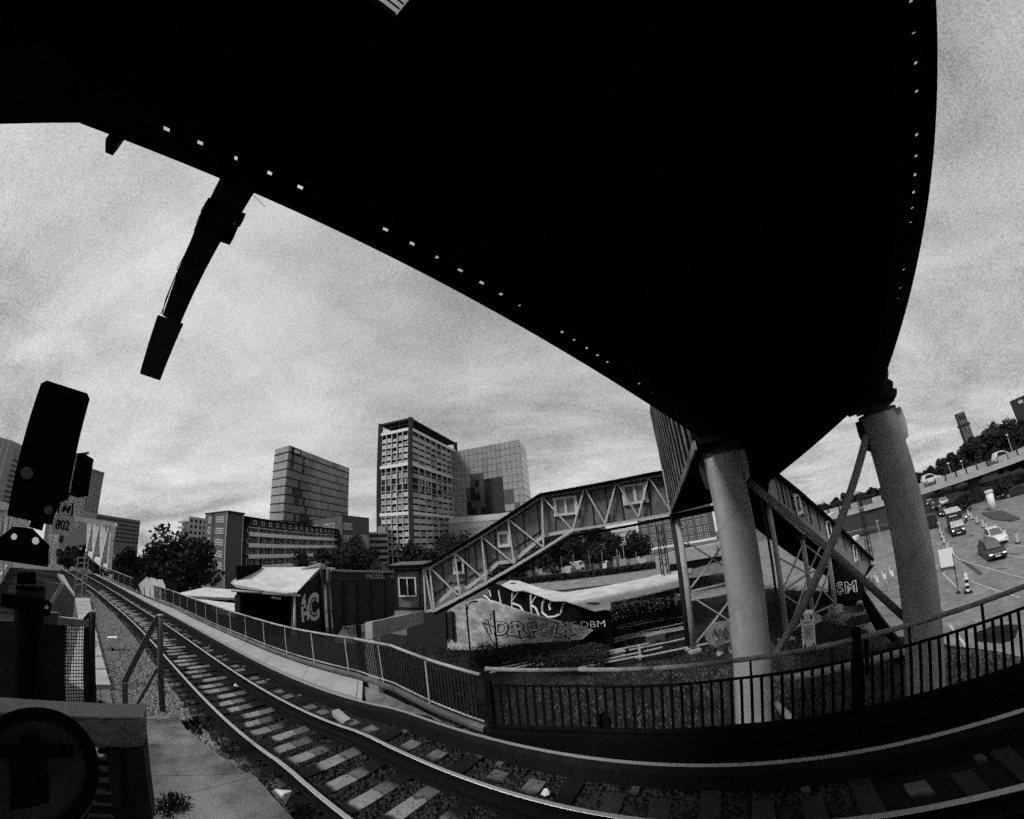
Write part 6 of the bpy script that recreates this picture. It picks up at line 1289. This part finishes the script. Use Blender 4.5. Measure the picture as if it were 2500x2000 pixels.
for i, (dz, m_) in enumerate(((.25, m_white), (.5, m_black), (.75, m_white), (1.0, m_black), (1.3, m_white), (1.6, m_white))): inst('stripe', cube(m_), t, o + Vector((0, 0, dz)), rt * .26 + Vector((0, 0, .1)), fw * .05, Vector((0, 0, .24)))
q = AD(2141, 1272, 44); t = thing('street_lamp', 'tall thin street lamp pole left of the street column', 'street lamp', (q.x, q.y, STREET)); MB().tube((q.x, q.y, STREET), q, .07, .05, 8).build('post', m_steel, t); MB().box(q, (.15, 0, 0), (0, .08, 0), (0, 0, .08)).build('head', m_steel, t)
# barriers with chequered boards at the gallery foot
for i in range(5):
    o = OZ(2105 + i * 18, 1432 - i * 7, STREET); t = thing('site_barrier', 'striped site barrier at the gallery foot, %s from the gallery' % ('first', 'second', 'third', 'fourth', 'fifth')[i], 'barrier', o, 'barriers at the gallery foot'); u_ = Vector((.75, .66, 0))
    for j in range(6): inst('stripe', cube(m_white if j % 2 else m_black), t, o + u_ * (-.75 + j * .3) + Vector((0, 0, .85)), u_ * .3, Vector((.66, -.75, 0)) * .05, Vector((0, 0, .3)))
    for s in (-.7, .7): inst('leg', cube(m_white), t, o + u_ * s + Vector((0, 0, .4)), u_ * .06, Vector((.66, -.75, 0)) * .3, Vector((0, 0, .8)))
# overpass
oa, ob = azd(46, 78), azd(84, 104); f = Face(oa, ob); ovp = thing('overpass', 'concrete road overpass with panel parapet crossing the street', 'overpass', (60, 45, STREET)); zd = -4.45
MB().prism([f.p(0, zd), f.p(f.L, zd), f.p(f.L, zd, -10), f.p(0, zd, -10)], (0, 0, .5)).build('deck', m_black, ovp); MB().prism([f.p(0, zd + .12, .04), f.p(f.L, zd + .12, .04), f.p(f.L, zd + .12, -.4), f.p(0, zd + .12, -.4)], (0, 0, 1.0)).build('edge_beam', m_concl, ovp)
n = 30
for i in range(n):
    if i % 6 == 4: 
        for s in range(3): f.put('rail', cube(m_steel), ovp, (i + .5) * f.L / n, zd + 1.35 + s * .3, f.L / n, .06, .06, -.2)
    else: f.put('parapet_panel', cube(m_concl if i % 3 else m_facadeg), ovp, (i + .5) * f.L / n, zd + 1.65, f.L / n - .3, 1.0, .08, -.2)
    f.put('parapet_post', cube(m_dark), ovp, i * f.L / n, zd + 1.6, .12, 1.2, .12, -.15)
for az in (66.9, 80): 
    c = azd(az, 92 if az < 70 else 100); MB().tube((c.x, c.y, STREET), (c.x, c.y, zd), 1.1, n=20).build('pier', m_concd, ovp, smooth=True)
for i, (az, h) in enumerate(((62, 1.5), (71, 1.7))): c = azd(az, 99); car('distant_car', ('pale van crossing the overpass', 'pale car on the overpass below the slope trees')[i], Vector((c.x, c.y, 0)), f.u, 4.4, 1.9, 1.9, m_carw, 'suv').location.z = zd + .5
for az, D, zt2, lab in ((66.2, 100, -1.6, 'street lamp on the overpass below the clock tower'), (72.2, 104, .3, 'street lamp on the overpass at the right'), (64.6, 100, -1.2, 'double armed street lamp on the overpass')):
    c = azd(az, D); t = thing('street_lamp', lab, 'street lamp', (c.x, c.y, zd + .5)); MB().tube((c.x, c.y, zd + .5), (c.x, c.y, zt2), .1, .07, 6).build('post', m_steel, t); MB().box((c.x, c.y, zt2), (.5, .2, 0), (-.1, .2, 0), (0, 0, .12)).build('head', m_white, t)
c = OZ(*kR(1550, 310), STREET); t = thing('advertising_column', 'white advertising column with cap right of the overpass pier', 'column', c); MB().tube(c, c + Vector((0, 0, 2.9)), .62, n=24).build('drum', m_white, t, smooth=True); MB().tube(c + Vector((0, 0, 2.9)), c + Vector((0, 0, 3.2)), .8, .65, n=24).build('cap', m_facade, t)
# bushes by the road
for i, (px, py, D, r, lab) in enumerate([(2345, 1205, 84, 2.2, 'dark bush under the overpass left of its pier'), (2440, 1195, 88, 2.6, 'dark bush right of the overpass pier')]):
    c = AD(px, py, D); tree('bush', lab, (c.x, c.y, STREET), 3.2, r, 'bushes under the overpass', n=900, leaf=.35)
# fence of the park against the street
pf = thing('retaining_wall', 'dark retaining wall edge between park slope and street', 'wall', OZ(*k5(1000, 330), PARK)); P = [OZ(*k5(*p), PARK - .6) for p in ((840, 0), (900, 130), (1000, 280), (1090, 400), (1230, 560), (1400, 800))]
for a, c in zip(P[:-1], P[1:]): MB().prism([a, c, Vector((c.x, c.y, STREET - .3)), Vector((a.x, a.y, STREET - .3))], (-.5, -.3, 0)).build('wall', m_black, pf)
# rubble heap at column foot
weeds('scrub_patch', 'dark scrub at the foot of the street column', OZ(*k5(960, 880), PARK - .8), .9, 900, .9); weeds('scrub_patch', 'tall scrub between the street column and the park slope', OZ(*k5(1150, 640), PARK - .8), 1.2, 1200, 1.6)
rub = MB(); 
for i in range(40): c = OZ(*k7(rng.uniform(520, 700), rng.uniform(1590, 1690)), PARK) + Vector((0, 0, .1)); rub.box(c, Vector(rng.normal(0, .3, 3)), Vector(rng.normal(0, .2, 3)), Vector(rng.normal(0, .12, 3)))
tag(rub.build('rubble', m_concl, kind='stuff'), 'pale rubble and sheets at the trestle foot', 'rubble')
sgn = thing('graffiti_panel', 'pale panel with scribbles leaning by the left trestle brace', 'panel', AD(*k7(600, 1650), 25)); MB().prism([AD(*k7(*p), 25.5) for p in ((510, 1560), (560, 1500), (690, 1480), (690, 1620), (560, 1665), (515, 1650))], (.1, .2, 0)).build('panel', m_conc, sgn); 
for pts in (((545, 1590), (560, 1545), (580, 1600), (600, 1540)), ((610, 1590), (635, 1530), (650, 1570), (625, 1600)), ((560, 1630), (620, 1610), (660, 1590))): MB().path([AD(*k7(*p), 25.3) for p in pts], .035, 5).build('scribble', m_sprayd, sgn)
